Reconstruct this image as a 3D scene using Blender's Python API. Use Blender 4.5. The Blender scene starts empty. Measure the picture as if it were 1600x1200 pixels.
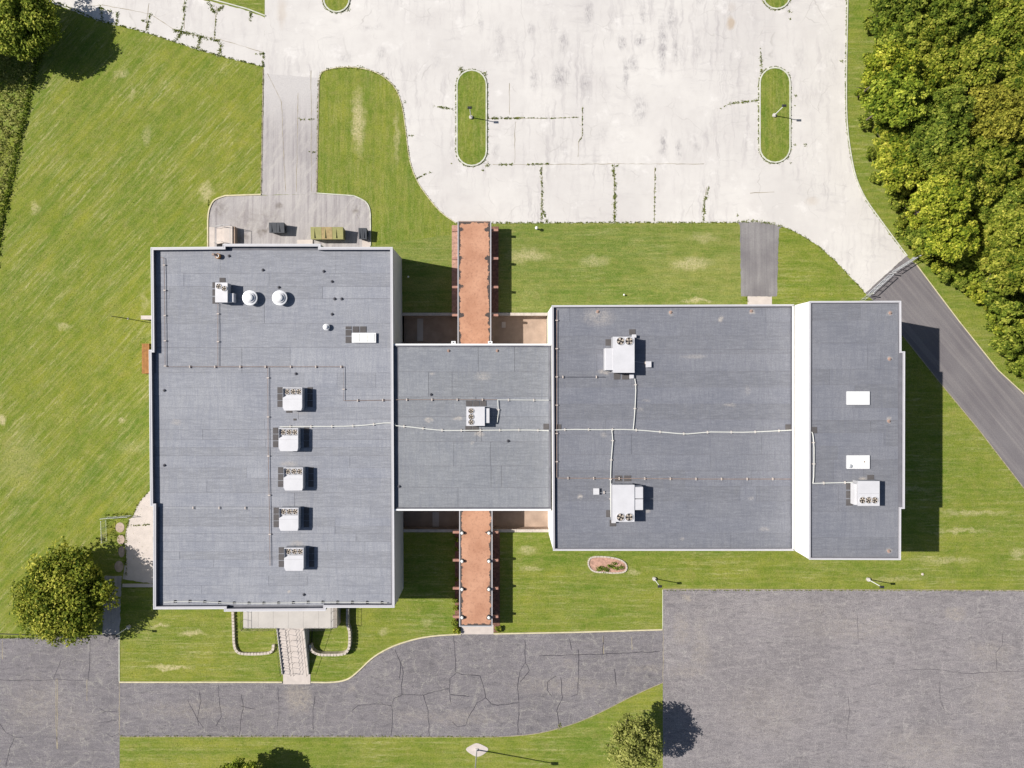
import bpy, math, random
import numpy as np
from mathutils import Vector, Matrix
from mathutils.geometry import tessellate_polygon
random.seed(7); rng = np.random.default_rng(7)
SC = bpy.context.scene
COL = SC.collection

# ------------------------------------------------------------------ camera, sky, sun
H = 85.0; S = 0.08; NX, NY = 790.0, 590.0          # camera height, metres per survey unit on the ground, point below the camera
cam_d = bpy.data.cameras.new('camera'); cam = bpy.data.objects.new('camera', cam_d); COL.objects.link(cam)
cam.location = (0, 0, H); cam.rotation_euler = (0, 0, 0)
cam_d.sensor_width = 36; cam_d.lens = 36 * H / (1600 * S)
cam_d.shift_x = 10 / 1600; cam_d.shift_y = -10 / 1600
cam_d.clip_start = 1; cam_d.clip_end = 2000
SC.camera = cam
SUNDIR = Vector((0.99, -0.18, -1.0)).normalized()
w = bpy.data.worlds.new('World'); SC.world = w; w.use_nodes = True
sky = w.node_tree.nodes.new('ShaderNodeTexSky'); sky.sky_type = 'NISHITA'; sky.sun_disc = False
sky.sun_elevation = math.radians(44.8); sky.sun_rotation = math.radians(280.3)
bg = w.node_tree.nodes['Background']; bg.inputs[1].default_value = 0.055
w.node_tree.links.new(sky.outputs[0], bg.inputs[0])
sd = bpy.data.lights.new('sun', 'SUN'); sd.energy = 4.6; sd.angle = math.radians(0.5); sd.color = (1.0, 0.955, 0.89)
sun = bpy.data.objects.new('sun', sd); COL.objects.link(sun); sun.location = (-60, 10, 60)
sun.rotation_euler = SUNDIR.to_track_quat('-Z', 'Y').to_euler()
vs = SC.view_settings; vs.view_transform = 'Standard'; vs.look = 'None'; vs.exposure = 0.45; vs.gamma = 1; vs.use_curve_mapping = False

def P(x, y, z=0.0):
    """survey units -> world point, for something measured at height z"""
    f = (H - z) / H * S
    return Vector(((x - NX) * f, -(y - NY) * f, z))
def P2(x, y, z=0.0):
    p = P(x, y, z); return (p.x, p.y)

# ------------------------------------------------------------------ mesh helpers
class MB:
    def __init__(s): s.v = []; s.f = []
    def add(s, vs_, fs):
        o = len(s.v); s.v += [tuple(v) for v in vs_]; s.f += [tuple(i + o for i in f) for f in fs]; return s
    def box(s, x0, x1, y0, y1, z0, z1):
        return s.add([(x0,y0,z0),(x1,y0,z0),(x1,y1,z0),(x0,y1,z0),(x0,y0,z1),(x1,y0,z1),(x1,y1,z1),(x0,y1,z1)],
              [(0,3,2,1),(4,5,6,7),(0,1,5,4),(1,2,6,5),(2,3,7,6),(3,0,4,7)])
    def bbox(s, x0, x1, y0, y1, z0, z1, b=0.03):
        """box with a chamfered top"""
        o = len(s.v)
        s.v += [(x0,y0,z0),(x1,y0,z0),(x1,y1,z0),(x0,y1,z0),(x0,y0,z1-b),(x1,y0,z1-b),(x1,y1,z1-b),(x0,y1,z1-b),
                (x0+b,y0+b,z1),(x1-b,y0+b,z1),(x1-b,y1-b,z1),(x0+b,y1-b,z1)]
        s.f += [tuple(i+o for i in f) for f in [(0,3,2,1),(8,9,10,11),(0,1,5,4),(1,2,6,5),(2,3,7,6),(3,0,4,7),(4,5,9,8),(5,6,10,9),(6,7,11,10),(7,4,8,11)]]
        return s
    def prism(s, poly, z0, z1, holes=(), bottom=False):
        loops = [[Vector((p[0], p[1], 0)) for p in poly]] + [[Vector((p[0], p[1], 0)) for p in h] for h in holes]
        tris = tessellate_polygon(loops)
        flat = [p for l in loops for p in l]
        o = len(s.v)
        s.v += [(p.x, p.y, z1) for p in flat]
        def up(t):
            a, b, c = (flat[i] for i in t)
            return t if (b - a).cross(c - a).z > 0 else (t[0], t[2], t[1])
        tris = [up(t) for t in tris]
        s.f += [tuple(i + o for i in t) for t in tris]
        if z0 < z1:
            o2 = len(s.v); s.v += [(p.x, p.y, z0) for p in flat]; k = 0
            for l in loops:
                n = len(l)
                for i in range(n):
                    a, b = k + i, k + (i + 1) % n
                    s.f.append((o2 + a, o2 + b, o + b, o + a))
                k += n
            if bottom: s.f += [tuple(i + o2 for i in reversed(t)) for t in tris]
        return s
    def cyl(s, c, r, z0, z1, n=12, r1=None, cap=True):
        r1 = r if r1 is None else r1; o = len(s.v)
        for (rr, z) in ((r, z0), (r1, z1)):
            s.v += [(c[0] + rr*math.cos(2*math.pi*i/n), c[1] + rr*math.sin(2*math.pi*i/n), z) for i in range(n)]
        s.f += [(o+i, o+(i+1)%n, o+n+(i+1)%n, o+n+i) for i in range(n)]
        if cap: s.f += [tuple(o+n+i for i in range(n)), tuple(o+i for i in reversed(range(n)))]
        return s
    def lathe(s, c, prof, n=16):
        o = len(s.v)
        for r, z in prof: s.v += [(c[0]+r*math.cos(2*math.pi*i/n), c[1]+r*math.sin(2*math.pi*i/n), z) for i in range(n)]
        for k in range(len(prof)-1):
            a, b = o+k*n, o+(k+1)*n
            s.f += [(a+i, a+(i+1)%n, b+(i+1)%n, b+i) for i in range(n)]
        s.f.append(tuple(o+(len(prof)-1)*n+i for i in range(n)))
        return s
    def tube(s, pts, r, n=6, r1=None):
        pts = [Vector(p) for p in pts]; m = len(pts); o = len(s.v)
        for k, p in enumerate(pts):
            d = (pts[min(k+1, m-1)] - pts[max(k-1, 0)]).normalized()
            a = d.cross(Vector((0,0,1)) if abs(d.z) < .9 else Vector((1,0,0))).normalized(); b = d.cross(a)
            rr = r if r1 is None else r + (r1 - r) * k / (m - 1)
            s.v += [tuple(p + a*rr*math.cos(2*math.pi*i/n) + b*rr*math.sin(2*math.pi*i/n)) for i in range(n)]
        for k in range(m-1):
            s.f += [(o+k*n+i, o+k*n+(i+1)%n, o+(k+1)*n+(i+1)%n, o+(k+1)*n+i) for i in range(n)]
        s.f += [tuple(o+i for i in reversed(range(n))), tuple(o+(m-1)*n+i for i in range(n))]
        return s
    def ribbon(s, pts, wd, z0, z1, closed=False):
        """strip of width wd along a flat line"""
        pts = [Vector((p[0], p[1], 0)) for p in pts]; n = len(pts); L = []; R = []
        for i, p in enumerate(pts):
            a = pts[i-1] if (i or closed) else p; b = pts[(i+1) % n] if (i < n-1 or closed) else p
            d = (b - a).normalized(); nr = Vector((-d.y, d.x, 0)); ww = wd(i) if callable(wd) else wd
            L.append(p + nr*ww/2); R.append(p - nr*ww/2)
        for i in range(n if closed else n-1):
            j = (i+1) % n; o = len(s.v)
            s.v += [(q.x, q.y, z) for z in (z0, z1) for q in (R[i], R[j], L[j], L[i])]
            s.f += [(o+4, o+5, o+6, o+7)]
            if z1 > z0: s.f += [(o, o+1, o+5, o+4), (o+2, o+3, o+7, o+6), (o+1, o+2, o+6, o+5), (o+3, o, o+4, o+7)]
        return s

def obj(name, mb, mat, parent=None, **kw):
    me = bpy.data.meshes.new(name)
    off = parent['_abs'] if parent is not None and '_abs' in parent else (0, 0, 0)
    if isinstance(mb, MB):
        v = [(x-off[0], y-off[1], z-off[2]) for x, y, z in mb.v]
        me.from_pydata(v, [], mb.f)
    else: me = mb
    me.materials.append(mat)
    o = bpy.data.objects.new(name, me); COL.objects.link(o)
    if parent is not None:
        o.parent = parent; o['_abs'] = list(off)
    for k, v_ in kw.items(): o[k] = v_
    return o
def thing(name, label, cat, loc, group=None):
    o = bpy.data.objects.new(name, None); COL.objects.link(o); o.location = loc; o.empty_display_size = .3
    o['label'] = label; o['category'] = cat; o['_abs'] = list(loc)
    if group: o['group'] = group
    return o
def struct(name, mb, mat): return obj(name, mb, mat, None, kind='structure')
def dup(root, loc, label, rotz=0, sc=(1,1,1)):
    kids = [o for o in root.children]
    r = root.copy(); COL.objects.link(r); r.location = loc; r['label'] = label; r.rotation_euler = (0,0,rotz); r.scale = sc
    def rec(src, dst):
        for ch in src:
            c = ch.copy(); COL.objects.link(c); c.parent = dst; rec(list(ch.children), c)
    rec(kids, r); return r

# ------------------------------------------------------------------ material helpers
class NT:
    def __init__(s, name):
        s.m = bpy.data.materials.new(name); s.m.use_nodes = True; s.t = s.m.node_tree; s.n = s.t.nodes; s.l = s.t.links
        s.b = s.n['Principled BSDF']; s.geo = s.n.new('ShaderNodeNewGeometry'); s.pos = s.geo.outputs['Position']
    def put(s, sock, v):
        if isinstance(v, bpy.types.NodeSocket): s.l.new(v, sock)
        elif isinstance(v, tuple) and len(v) == 3 and sock.type == 'RGBA': sock.default_value = (*v, 1)
        else: sock.default_value = v
    def noise(s, scale, detail=3, vec=None, rough=.55, dist=0.0):
        n = s.n.new('ShaderNodeTexNoise'); n.inputs['Scale'].default_value = scale; n.inputs['Detail'].default_value = detail
        n.inputs['Roughness'].default_value = rough; n.inputs['Distortion'].default_value = dist
        s.l.new(vec if vec is not None else s.pos, n.inputs['Vector']); return n.outputs['Fac']
    def vor(s, scale, vec=None, feat='DISTANCE_TO_EDGE'):
        n = s.n.new('ShaderNodeTexVoronoi'); n.feature = feat; n.inputs['Scale'].default_value = scale
        s.l.new(vec if vec is not None else s.pos, n.inputs['Vector']); return n.outputs['Distance']
    def map(s, rot=0.0, scale=(1,1,1), vec=None, loc=(0,0,0)):
        r = s.n.new('ShaderNodeVectorRotate'); r.rotation_type = 'Z_AXIS'; r.inputs['Angle'].default_value = rot
        s.l.new(vec if vec is not None else s.pos, r.inputs['Vector'])
        m = s.n.new('ShaderNodeMapping'); m.inputs['Scale'].default_value = scale; m.inputs['Location'].default_value = loc
        s.l.new(r.outputs[0], m.inputs['Vector']); return m.outputs[0]
    def rng(s, v, a, b, c=0.0, d=1.0):
        n = s.n.new('ShaderNodeMapRange'); s.put(n.inputs['Value'], v)
        n.inputs['From Min'].default_value = a; n.inputs['From Max'].default_value = b
        n.inputs['To Min'].default_value = c; n.inputs['To Max'].default_value = d; return n.outputs['Result']
    def math(s, op, a, b=0.0):
        n = s.n.new('ShaderNodeMath'); n.operation = op; s.put(n.inputs[0], a); s.put(n.inputs[1], b); return n.outputs[0]
    def mix(s, f, a, b, mode='MIX'):
        n = s.n.new('ShaderNodeMix'); n.data_type = 'RGBA'; n.blend_type = mode
        s.put(n.inputs['Factor'], f); s.put(n.inputs['A'], a); s.put(n.inputs['B'], b) if False else None
        s.put(n.inputs[6], a); s.put(n.inputs[7], b); return n.outputs[2]
    def vm(s, op, a, b):
        n = s.n.new('ShaderNodeVectorMath'); n.operation = op; s.put(n.inputs[0], a); s.put(n.inputs[1], b)
        return n.outputs['Value'] if op in ('LENGTH', 'DISTANCE') else n.outputs['Vector']
    def warp(s, amp, scale, vec=None):
        n = s.n.new('ShaderNodeTexNoise'); n.inputs['Scale'].default_value = scale; n.inputs['Detail'].default_value = 3
        v = vec if vec is not None else s.pos; s.l.new(v, n.inputs['Vector'])
        c = s.vm('SUBTRACT', n.outputs['Color'], (.5,.5,.5)); c = s.vm('MULTIPLY', c, (amp, amp, 0)); return s.vm('ADD', v, c)
    def spots(s, lst, z=0.0, vec=None):
        """soft-edged stains: (x, y, rx, ry, strength)"""
        vec = vec or s.pos; out = None
        for (x, y, rx, ry, st) in lst:
            c = P(x, y, z); d = s.vm('SUBTRACT', vec, (c.x, c.y, c.z))
            d = s.vm('MULTIPLY', d, (1/(rx*S), 1/(ry*S), 0)); d = s.vm('LENGTH', d, (0,0,0))
            v = s.rng(d, 1.0, .35, 0, st); out = v if out is None else s.math('MAXIMUM', out, v)
        return out
    def done(s, col, rough=.9, bump=None, bs=.3, bd=.02, spec=.3, metal=0.0):
        s.put(s.b.inputs['Base Color'], col); s.put(s.b.inputs['Roughness'], rough)
        s.b.inputs['Specular IOR Level'].default_value = spec; s.b.inputs['Metallic'].default_value = metal
        if bump is not None:
            b = s.n.new('ShaderNodeBump'); b.inputs['Strength'].default_value = bs; b.inputs['Distance'].default_value = bd
            s.l.new(bump, b.inputs['Height']); s.l.new(b.outputs[0], s.b.inputs['Normal'])
        return s.m

def plain(name, c, rough=.7, var=.15, scale=1.5, metal=0.0, spec=.3, fine=12):
    n = NT(name); a = n.noise(scale, 5); b = n.noise(fine, 2)
    f = n.math('ADD', n.math('MULTIPLY', a, .7), n.math('MULTIPLY', b, .3))
    lo = tuple(x*(1-var) for x in c); hi = tuple(min(1, x*(1+var)) for x in c)
    return n.done(n.mix(n.rng(f, .3, .7), lo, hi), rough, b, .2, .01, spec, metal)

def lawn_mat(name, ang, straw=.5, green=(.135,.200,.024), yel=(.27,.275,.042), sp=None, seed=0.0, dry=.45):
    n = NT(name); o = lambda k: n.map(0, (1,1,1), loc=(seed+k, seed*2-k, 0))
    big = n.noise(.07, 4, o(0)); mid = n.noise(.45, 6, o(3), .7); m2 = n.noise(1.6, 5, o(5), .7); fine = n.noise(5.5, 5, rough=.8); vf = n.noise(15, 2)
    band = n.noise(1.0, 2, n.map(ang, (.03, .55, 1), loc=(seed*3, 0, 0)))
    stk = n.noise(1.0, 4, n.map(ang, (.14, 2.4, 1), loc=(seed, 9, 0)), .75)
    stk2 = n.noise(1.0, 5, n.map(ang, (1.1, 4.5, 1), loc=(seed, 3, 0)), .75)
    c = n.mix(n.rng(n.math('ADD', n.math('MULTIPLY', big, .55), n.math('MULTIPLY', band, .45)), .38, .62), green, yel)
    c = n.mix(n.rng(mid, .40, .64, .0, .60), c, (.088,.150,.014))
    c = n.mix(n.rng(n.noise(1, 6, n.map(ang, (.35, 2.2, 1), loc=(seed, 1, 0)), .8), .46, .66, 0, .75), c, (.30,.30,.075))
    c = n.mix(n.rng(n.noise(1, 5, n.map(ang, (.06, 1.1, 1), loc=(seed, 21, 0)), .7), .50, .68, 0, .6), c, (.095,.165,.014))
    c = n.mix(n.rng(m2, .50, .70, 0, .55), c, (.29,.27,.09))
    c = n.mix(n.rng(n.noise(.7, 5, o(9), .7), .52, .72, 0, dry), c, (.27,.235,.075))
    # straw left in rows by the mower
    rows = n.math('MULTIPLY', n.rng(stk, .48, .66), n.rng(stk2, .42, .58))
    rows = n.math('MULTIPLY', rows, n.rng(n.noise(.16, 3, o(7)), .36, .58))
    c = n.mix(n.math('MULTIPLY', rows, straw), c, (.46,.42,.20))
    if sp:
        m = n.math('MULTIPLY', n.spots(sp, 0, n.warp(1.6, .8)), n.rng(n.noise(3.2, 5, rough=.8), .33, .56)); c = n.mix(m, c, (.56,.48,.27))
    c = n.mix(n.rng(fine, .36, .58, .50, .0), c, (.04,.078,.006))
    c = n.mix(n.rng(n.noise(8, 5, rough=.85), .54, .70, 0, .60), c, (.42,.42,.14))
    return n.done(c, .95, fine, .8, .08, .1)

def asphalt_mat(name, base, crack=(.36,.34,.31), cs=.5, ca=.6, sp=None, hstreak=.5, vert=False):
    n = NT(name)
    wp = n.warp(1.6, .35); big = n.noise(.12, 4); fine = n.noise(9, 4, rough=.8); mid = n.noise(.8, 5, rough=.65)
    c = n.mix(n.rng(big, .35, .65), tuple(x*.86 for x in base), tuple(x*1.16 for x in base))
    c = n.mix(n.rng(mid, .3, .7, 0, .4), c, tuple(x*1.35 for x in base))
    st = n.noise(1, 5, n.map(0, (.35, 2.6, 1), vec=wp), .8); sv = n.noise(1, 5, n.map(0, (4.2, .35, 1), vec=wp), .75); c = n.mix(n.rng(sv, .55, .72, 0, hstreak*.75), c, (base[0]*1.8, base[1]*1.75, base[2]*1.7)); c = n.mix(n.rng(n.noise(1, 5, n.map(0, (.7, 2.2, 1), loc=(5,5,0), vec=wp), .8), .50, .66, 0, .55), c, (base[0]*.55, base[1]*.55, base[2]*.58)); c = n.mix(n.rng(st, .48, .75, 0, hstreak), c, (base[0]*1.7, base[1]*1.66, base[2]*1.6))
    e = n.vor(cs, n.map(0.05, (1, .8, 1), vec=n.warp(2.0, .7)))
    m = n.math('MULTIPLY', n.rng(e, .03, .0), n.rng(n.noise(.8, 5, n.map(0,(1,1,1),loc=(3,1,0)), .7), .45, .60, 0, ca))
    e2 = n.vor(cs*2.3, n.map(0.0, (.45, 1.3, 1), vec=n.warp(.9, 1.4)))
    m2 = n.math('MULTIPLY', n.rng(e2, .05, .0), n.rng(n.noise(.9, 5, rough=.7), .47, .62, 0, ca)); m = n.math('MAXIMUM', m, m2)
    ln = n.rng(n.vor(cs*1.5, n.map(0.02, (.9, .9, 1), vec=n.warp(1.2, 1.1))), .030, .0); ln = n.math('MULTIPLY', ln, n.rng(n.noise(.6, 5, n.map(0,(1,1,1),loc=(6,3,0)), .75), .40, .60, 0, ca*.75))
    m = n.math('MAXIMUM', m, ln); c = n.mix(m, c, crack)
    hl = n.noise(1, 3, n.map(0, (.22, 7, 1), vec=n.warp(.5, .6)), .6); vl = n.noise(1, 3, n.map(0, (7, .22, 1), vec=n.warp(.5, .6)), .6)
    c = n.mix(n.rng(hl, .60, .70, 0, ca*.6), c, crack); c = n.mix(n.rng(vl, .61, .71, 0, ca*.6), c, crack)
    dk = n.noise(1, 4, n.map(0, (.9, 2.0, 1), vec=n.warp(.8, 1)), .8); c = n.mix(n.rng(dk, .54, .66, 0, .5), c, tuple(x*.55 for x in base))
    if sp: c = n.mix(n.math('MULTIPLY', n.spots(sp, 0, n.warp(2.5, .5)), n.rng(n.noise(2.2, 5), .3, .65)), c, (.40,.35,.29))
    c = n.mix(n.rng(fine, .36, .56, .60, 0), c, (.035,.033,.04)); c = n.mix(n.rng(n.noise(7, 5, rough=.85), .56, .70, 0, .55), c, (.40,.375,.36))
    return n.done(c, .92, fine, .5, .02, .2)

LOT_SM = [(830,45,7,18,.6),(880,65,10,20,.8),(875,120,16,26,.9),(835,125,9,24,.7),(920,20,9,25,.7),(972,68,7,14,.9),(1000,62,10,14,1),(990,100,10,16,.9),(978,118,7,34,.8),
 (1035,70,9,55,1),(1050,30,10,26,.7),(1055,75,7,30,.8),(1005,22,7,18,.8),(1000,170,16,28,.6),(1037,225,7,30,.8),(1060,235,7,20,.7),(1090,70,7,36,.5),(915,132,11,20,.7),(752,35,6,22,.5),
 (780,70,11,42,.45),(577,44,26,7,.4),(596,83,9,15,.5),(540,90,18,12,.4),(682,95,12,14,.35),(1088,232,9,10,.5),(880,232,12,6,.45),(775,235,8,14,.5),(940,210,14,16,.3),(1092,0,8,12,.5),(1340,110,14,55,.3),(1300,100,18,60,.2),(1350,270,9,40,.35),(1250,90,12,25,.3)]
def lot_mat():
    n = NT('pale_concrete')
    wp = n.warp(1.1, .8)
    big = n.noise(.08, 4); mid = n.noise(.5, 6, rough=.65)
    c = n.mix(n.rng(big, .35, .65), (.53,.505,.485), (.61,.585,.555)); c = n.mix(n.rng(mid, .45, .75, 0, .35), c, (.45,.42,.405))
    sm = n.spots(LOT_SM, 0, wp)
    hatch = n.math('MULTIPLY', n.rng(n.noise(3.5, 4, n.map(0, (2.2, .5, 1)), .7), .33, .62), n.rng(n.noise(1.3, 5, rough=.7), .32, .6))
    c = n.mix(n.math('MULTIPLY', sm, hatch), c, (.20,.185,.20))
    hz = n.noise(1, 5, n.map(0, (1.6, .12, 1), vec=wp), .7); c = n.mix(n.math('MULTIPLY', n.rng(hz, .50, .68), n.rng(n.noise(.10, 4, n.map(0,(1,1,1),loc=(8,2,0))), .42, .60, 0, .75)), c, (.38,.355,.355))
    hb = n.noise(1, 5, n.map(0, (.25, 1.6, 1), vec=wp), .75); c = n.mix(n.math('MULTIPLY', n.rng(hb, .52, .70), n.rng(n.noise(.12, 4), .45, .62, 0, .6)), c, (.40,.38,.375))
    c = n.mix(n.rng(n.noise(.35, 5, n.map(0,(1,1,1),loc=(2,9,0)), .7), .58, .74, 0, .8), c, (.68,.655,.63))
    br = n.spots([(1141,36,8,12,.7),(1143,12,9,9,.15),(440,20,10,30,.28),(1268,315,14,8,.25)], 0, wp); c = n.mix(br, c, (.40,.31,.22))
    e = n.vor(.16, n.warp(3.0, .3)); c = n.mix(n.math('MULTIPLY', n.rng(e, .006, 0), n.rng(n.noise(.3, 2), .45, .6, 0, .5)), c, (.33,.31,.29))
    c = n.mix(n.rng(n.noise(11, 3), .6, .8, 0, .3), c, (.42,.40,.38))
    return n.done(c, .9, n.noise(9, 4), .3, .01, .2)
def old_asphalt():
    n = NT('weathered_drive'); big = n.noise(.15, 4); st = n.noise(1, 4, n.map(0, (2.4, .07, 1)), .65); arc = n.noise(1, 4, n.map(.5, (2.0, .35, 1), vec=n.warp(2, .3)), .6)
    c = n.mix(n.rng(big, .35, .65), (.37,.345,.34), (.47,.44,.425)); c = n.mix(n.rng(st, .46, .66, 0, .75), c, (.27,.245,.25))
    c = n.mix(n.rng(arc, .50, .66, 0, .6), c, (.50,.47,.44))
    c = n.mix(n.math('MULTIPLY', n.spots([(410,360,14,10,.7),(436,322,9,6,.8),(555,328,8,10,.7),(345,325,15,18,.5),(400,345,60,30,.3),(378,372,22,8,.6)],0,n.warp(1.2,.8)), n.rng(n.noise(2,5),.3,.65)), c, (.13,.105,.08))
    sp_ = n.n.new('ShaderNodeSeparateXYZ'); n.l.new(n.warp(2.5, .5), sp_.inputs[0]); c = n.mix(n.rng(sp_.outputs[1], P(0,215).y, P(0,140).y, 0, 1), c, (.53,.505,.49))
    c = n.mix(n.rng(n.noise(10, 4, rough=.8), .35, .62, .3, 0), c, (.12,.11,.12))
    return n.done(c, .92, n.noise(10, 3), .4, .02, .2)

def roof_mat(name, base, stains, z, warm=0.0):
    n = NT(name); oi = n.n.new('ShaderNodeObjectInfo')
    a = n.noise(1, 5, n.map(0, (.6, 4.5, 1)), .8); b = n.noise(1, 5, n.map(0, (4.5, .45, 1)), .8); big = n.noise(.16, 5); f = n.noise(8, 4, rough=.8)
    c = n.mix(n.rng(big, .38, .62), (base[0]*.84, base[1]*.86, base[2]*.92), tuple(x*1.14 for x in base))
    c = n.mix(n.rng(oi.outputs['Random'], 0, 1, 0, 1), c, tuple(x*.80 for x in base))
    c = n.mix(n.rng(a, .42, .64, 0, .60), c, tuple(x*1.32 for x in base)); c = n.mix(n.rng(b, .44, .64, 0, .55), c, (base[0]*.72, base[1]*.74, base[2]*.82))
    c = n.mix(n.rng(n.noise(2.2, 5, rough=.75), .62, .80, 0, .5), c, tuple(x*1.6 for x in base))
    if stains: c = n.mix(n.math('MULTIPLY', n.spots(stains, z, n.warp(.5, 1.6)), n.rng(n.noise(4, 4), .25, .6)), c, (.44,.40,.36))
    c = n.mix(n.rng(f, .34, .60, .45, 0), c, (base[0]*.45, base[1]*.47, base[2]*.52)); c = n.mix(n.rng(n.noise(19, 2), .60, .78, 0, .35), c, (.40,.41,.44))
    return n.done(c, .85, f, .3, .01, .25)

def deck_mat(name, cx, hw, y0, y1, rowys):
    """red roofing felt, its coating flaked off along the edges and by the cross beams"""
    n = NT(name); sep = n.n.new('ShaderNodeSeparateXYZ'); n.l.new(n.warp(.25, 3), sep.inputs[0])
    dx = n.math('SUBTRACT', hw, n.math('ABSOLUTE', n.math('SUBTRACT', sep.outputs[0], cx)))
    dy = n.math('MINIMUM', n.math('SUBTRACT', sep.outputs[1], y0), n.math('SUBTRACT', y1, sep.outputs[1]))
    e = n.math('MINIMUM', dx, dy)
    wn = n.rng(n.noise(1.1, 6, rough=.75), .36, .62, .0, .36); m = n.math('LESS_THAN', e, wn)
    side = n.rng(dx, .05, 1.25, 1, .1)
    for yy in rowys:
        d = n.math('ABSOLUTE', n.math('SUBTRACT', sep.outputs[1], yy)); r = n.math('MULTIPLY', n.rng(d, .1, .75, 1, 0), side)
        m = n.math('MAXIMUM', m, n.math('GREATER_THAN', n.math('MULTIPLY', r, n.noise(2.2, 6, rough=.8)), .30))
    c = n.mix(n.rng(n.noise(.5, 5), .35, .65), (.42,.215,.135), (.52,.285,.185))
    c = n.mix(n.rng(n.noise(3.5, 5, rough=.7), .5, .75, 0, .6), c, (.22,.11,.075)); c = n.mix(n.rng(n.noise(14, 3), .58, .75, 0, .4), c, (.16,.08,.06))
    c = n.mix(m, c, (.075,.062,.058))
    return n.done(c, .9, n.noise(10, 3), .4, .02, .2)

def leaf_mat(name, dark, mid, light):
    n = NT(name); at = n.n.new('ShaderNodeAttribute'); at.attribute_name = 'tone'; r = n.n.new('ShaderNodeValToRGB')
    r.color_ramp.elements[0].color = (*dark, 1); r.color_ramp.elements[1].color = (*light, 1); e = r.color_ramp.elements.new(.5); e.color = (*mid, 1)
    n.l.new(at.outputs['Fac'], r.inputs[0]); oi = n.n.new('ShaderNodeObjectInfo'); rv = oi.outputs['Random']
    cc = n.mix(n.rng(rv, 0, .5, .30, 0), r.outputs[0], (.42,.55,.42), 'MULTIPLY'); cc = n.mix(n.rng(rv, .4, 1, 0, .36), cc, (.85,.86,.50), 'OVERLAY'); n.done(cc, .7, None, spec=.12)
    tr = n.n.new('ShaderNodeBsdfTranslucent'); n.l.new(cc, tr.inputs[0]); ms = n.n.new('ShaderNodeMixShader'); ms.inputs[0].default_value = .36
    out = n.n['Material Output']; n.l.new(n.b.outputs[0], ms.inputs[1]); n.l.new(tr.outputs[0], ms.inputs[2]); n.l.new(ms.outputs[0], out.inputs[0]); return n.m

M = {}
STRAW_N = [(825,400,40,14,.7),(930,408,30,10,.5),(1080,412,40,12,.7),(1090,470,30,4,.9),(1100,372,30,8,.4),(560,190,13,60,.9),(620,215,6,50,.5)]
STRAW_S = [(265,1043,45,4.5,1),(300,990,24,6,.9),(250,977,20,4,.8),(1345,798,45,6,.9),(1330,832,60,5,.9),(1245,765,30,8,.7),(1290,770,20,6,.5),(1590,865,14,10,.7),(1310,735,20,3,.6),(825,860,18,8,.6),(830,888,24,4,.7),(1480,875,60,6,.5),(1500,830,60,4,.6),(1400,905,60,4,.4),(990,895,14,5,.6),(665,975,10,8,.4),(600,985,10,9,.5),(1520,800,70,5,.6),(1420,765,50,5,.5)]
STRAW_L = [(323,300,14,18,.8),(190,115,16,9,.6),(205,145,6,18,.5),(100,510,14,8,.6),(230,215,8,20,.4),(55,325,8,14,.6),(4,656,7,9,1),(30,720,45,60,.25),(225,470,6,22,.4),(190,655,8,5,.8),(206,700,30,14,.3)]
M['lawn'] = lawn_mat('mown_grass', 0.0, .75, sp=STRAW_S)
M['lawn_n'] = lawn_mat('mown_grass_north', 0.0, .5, green=(.155,.21,.045), yel=(.27,.275,.08), sp=STRAW_N, seed=4)
M['lawn_d'] = lawn_mat('mown_grass_diagonal', math.radians(-47), 1.0, yel=(.28,.28,.034), sp=STRAW_L, seed=11)
M['lawn_v'] = lawn_mat('mown_grass_upright', math.radians(90), .35, green=(.125,.195,.026), sp=STRAW_N, seed=2)
M['litter'] = plain('woodland_floor', (.045,.05,.022), .95, .5, .8)
M['lot'] = lot_mat(); M['old'] = old_asphalt()
M['asph_e'] = asphalt_mat('worn_asphalt', (.235,.216,.220), cs=.42, ca=.75, hstreak=.75, crack=(.40,.375,.355), sp=[(1200,1110,90,60,.22),(1330,980,120,26,.25),(1450,1170,110,40,.3),(1560,1090,60,60,.25),(1250,950,90,16,.2),(1075,930,7,5,.9),(1065,985,16,30,.45),(1095,1010,20,60,.35),(1490,960,26,12,.5),(1545,1020,50,20,.3),(1075,1050,40,14,.35)])
M['asph_s'] = asphalt_mat('smooth_asphalt', (.19,.176,.184), cs=.30, ca=.75, hstreak=.7, sp=[(465,1090,26,34,.75),(1010,1045,40,9,.4),(890,1040,14,10,.35),(300,1110,110,16,.3),(700,1120,120,14,.3),(880,1070,110,16,.3),(60,1100,60,50,.3),(110,1130,50,40,.25),(550,1075,10,10,.4)])
def drive_e():
    n = NT('drive_asphalt'); a = math.atan2(1.35, 1); st = n.noise(1, 4, n.map(math.radians(50), (.05, 1.8, 1)), .65)
    c = n.mix(n.rng(n.noise(.2, 4), .35, .65), (.165,.15,.158), (.20,.185,.19)); c = n.mix(n.rng(st, .45, .7, 0, .6), c, (.30,.275,.265))
    c = n.mix(n.rng(n.noise(9, 4, rough=.8), .35, .65, .4, 0), c, (.06,.055,.06)); return n.done(c, .92, n.noise(9, 3), .4, .02, .2)
M['asph_d'] = drive_e()
def vpad():
    n = NT('pad_asphalt'); st = n.noise(1, 4, n.map(0, (2.2, .06, 1)), .65)
    c = n.mix(n.rng(n.noise(.3, 4), .35, .65), (.20,.185,.19), (.29,.275,.27)); c = n.mix(n.rng(st, .45, .68, 0, .55), c, (.125,.115,.125))
    c = n.mix(n.rng(n.noise(9, 4, rough=.8), .35, .65, .4, 0), c, (.09,.085,.09)); return n.done(c, .92, n.noise(9, 3), .4, .02, .2)
M['pad'] = vpad()
M['conc'] = plain('footpath_concrete', (.52,.46,.42), .9, .12, 1.2)
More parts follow.
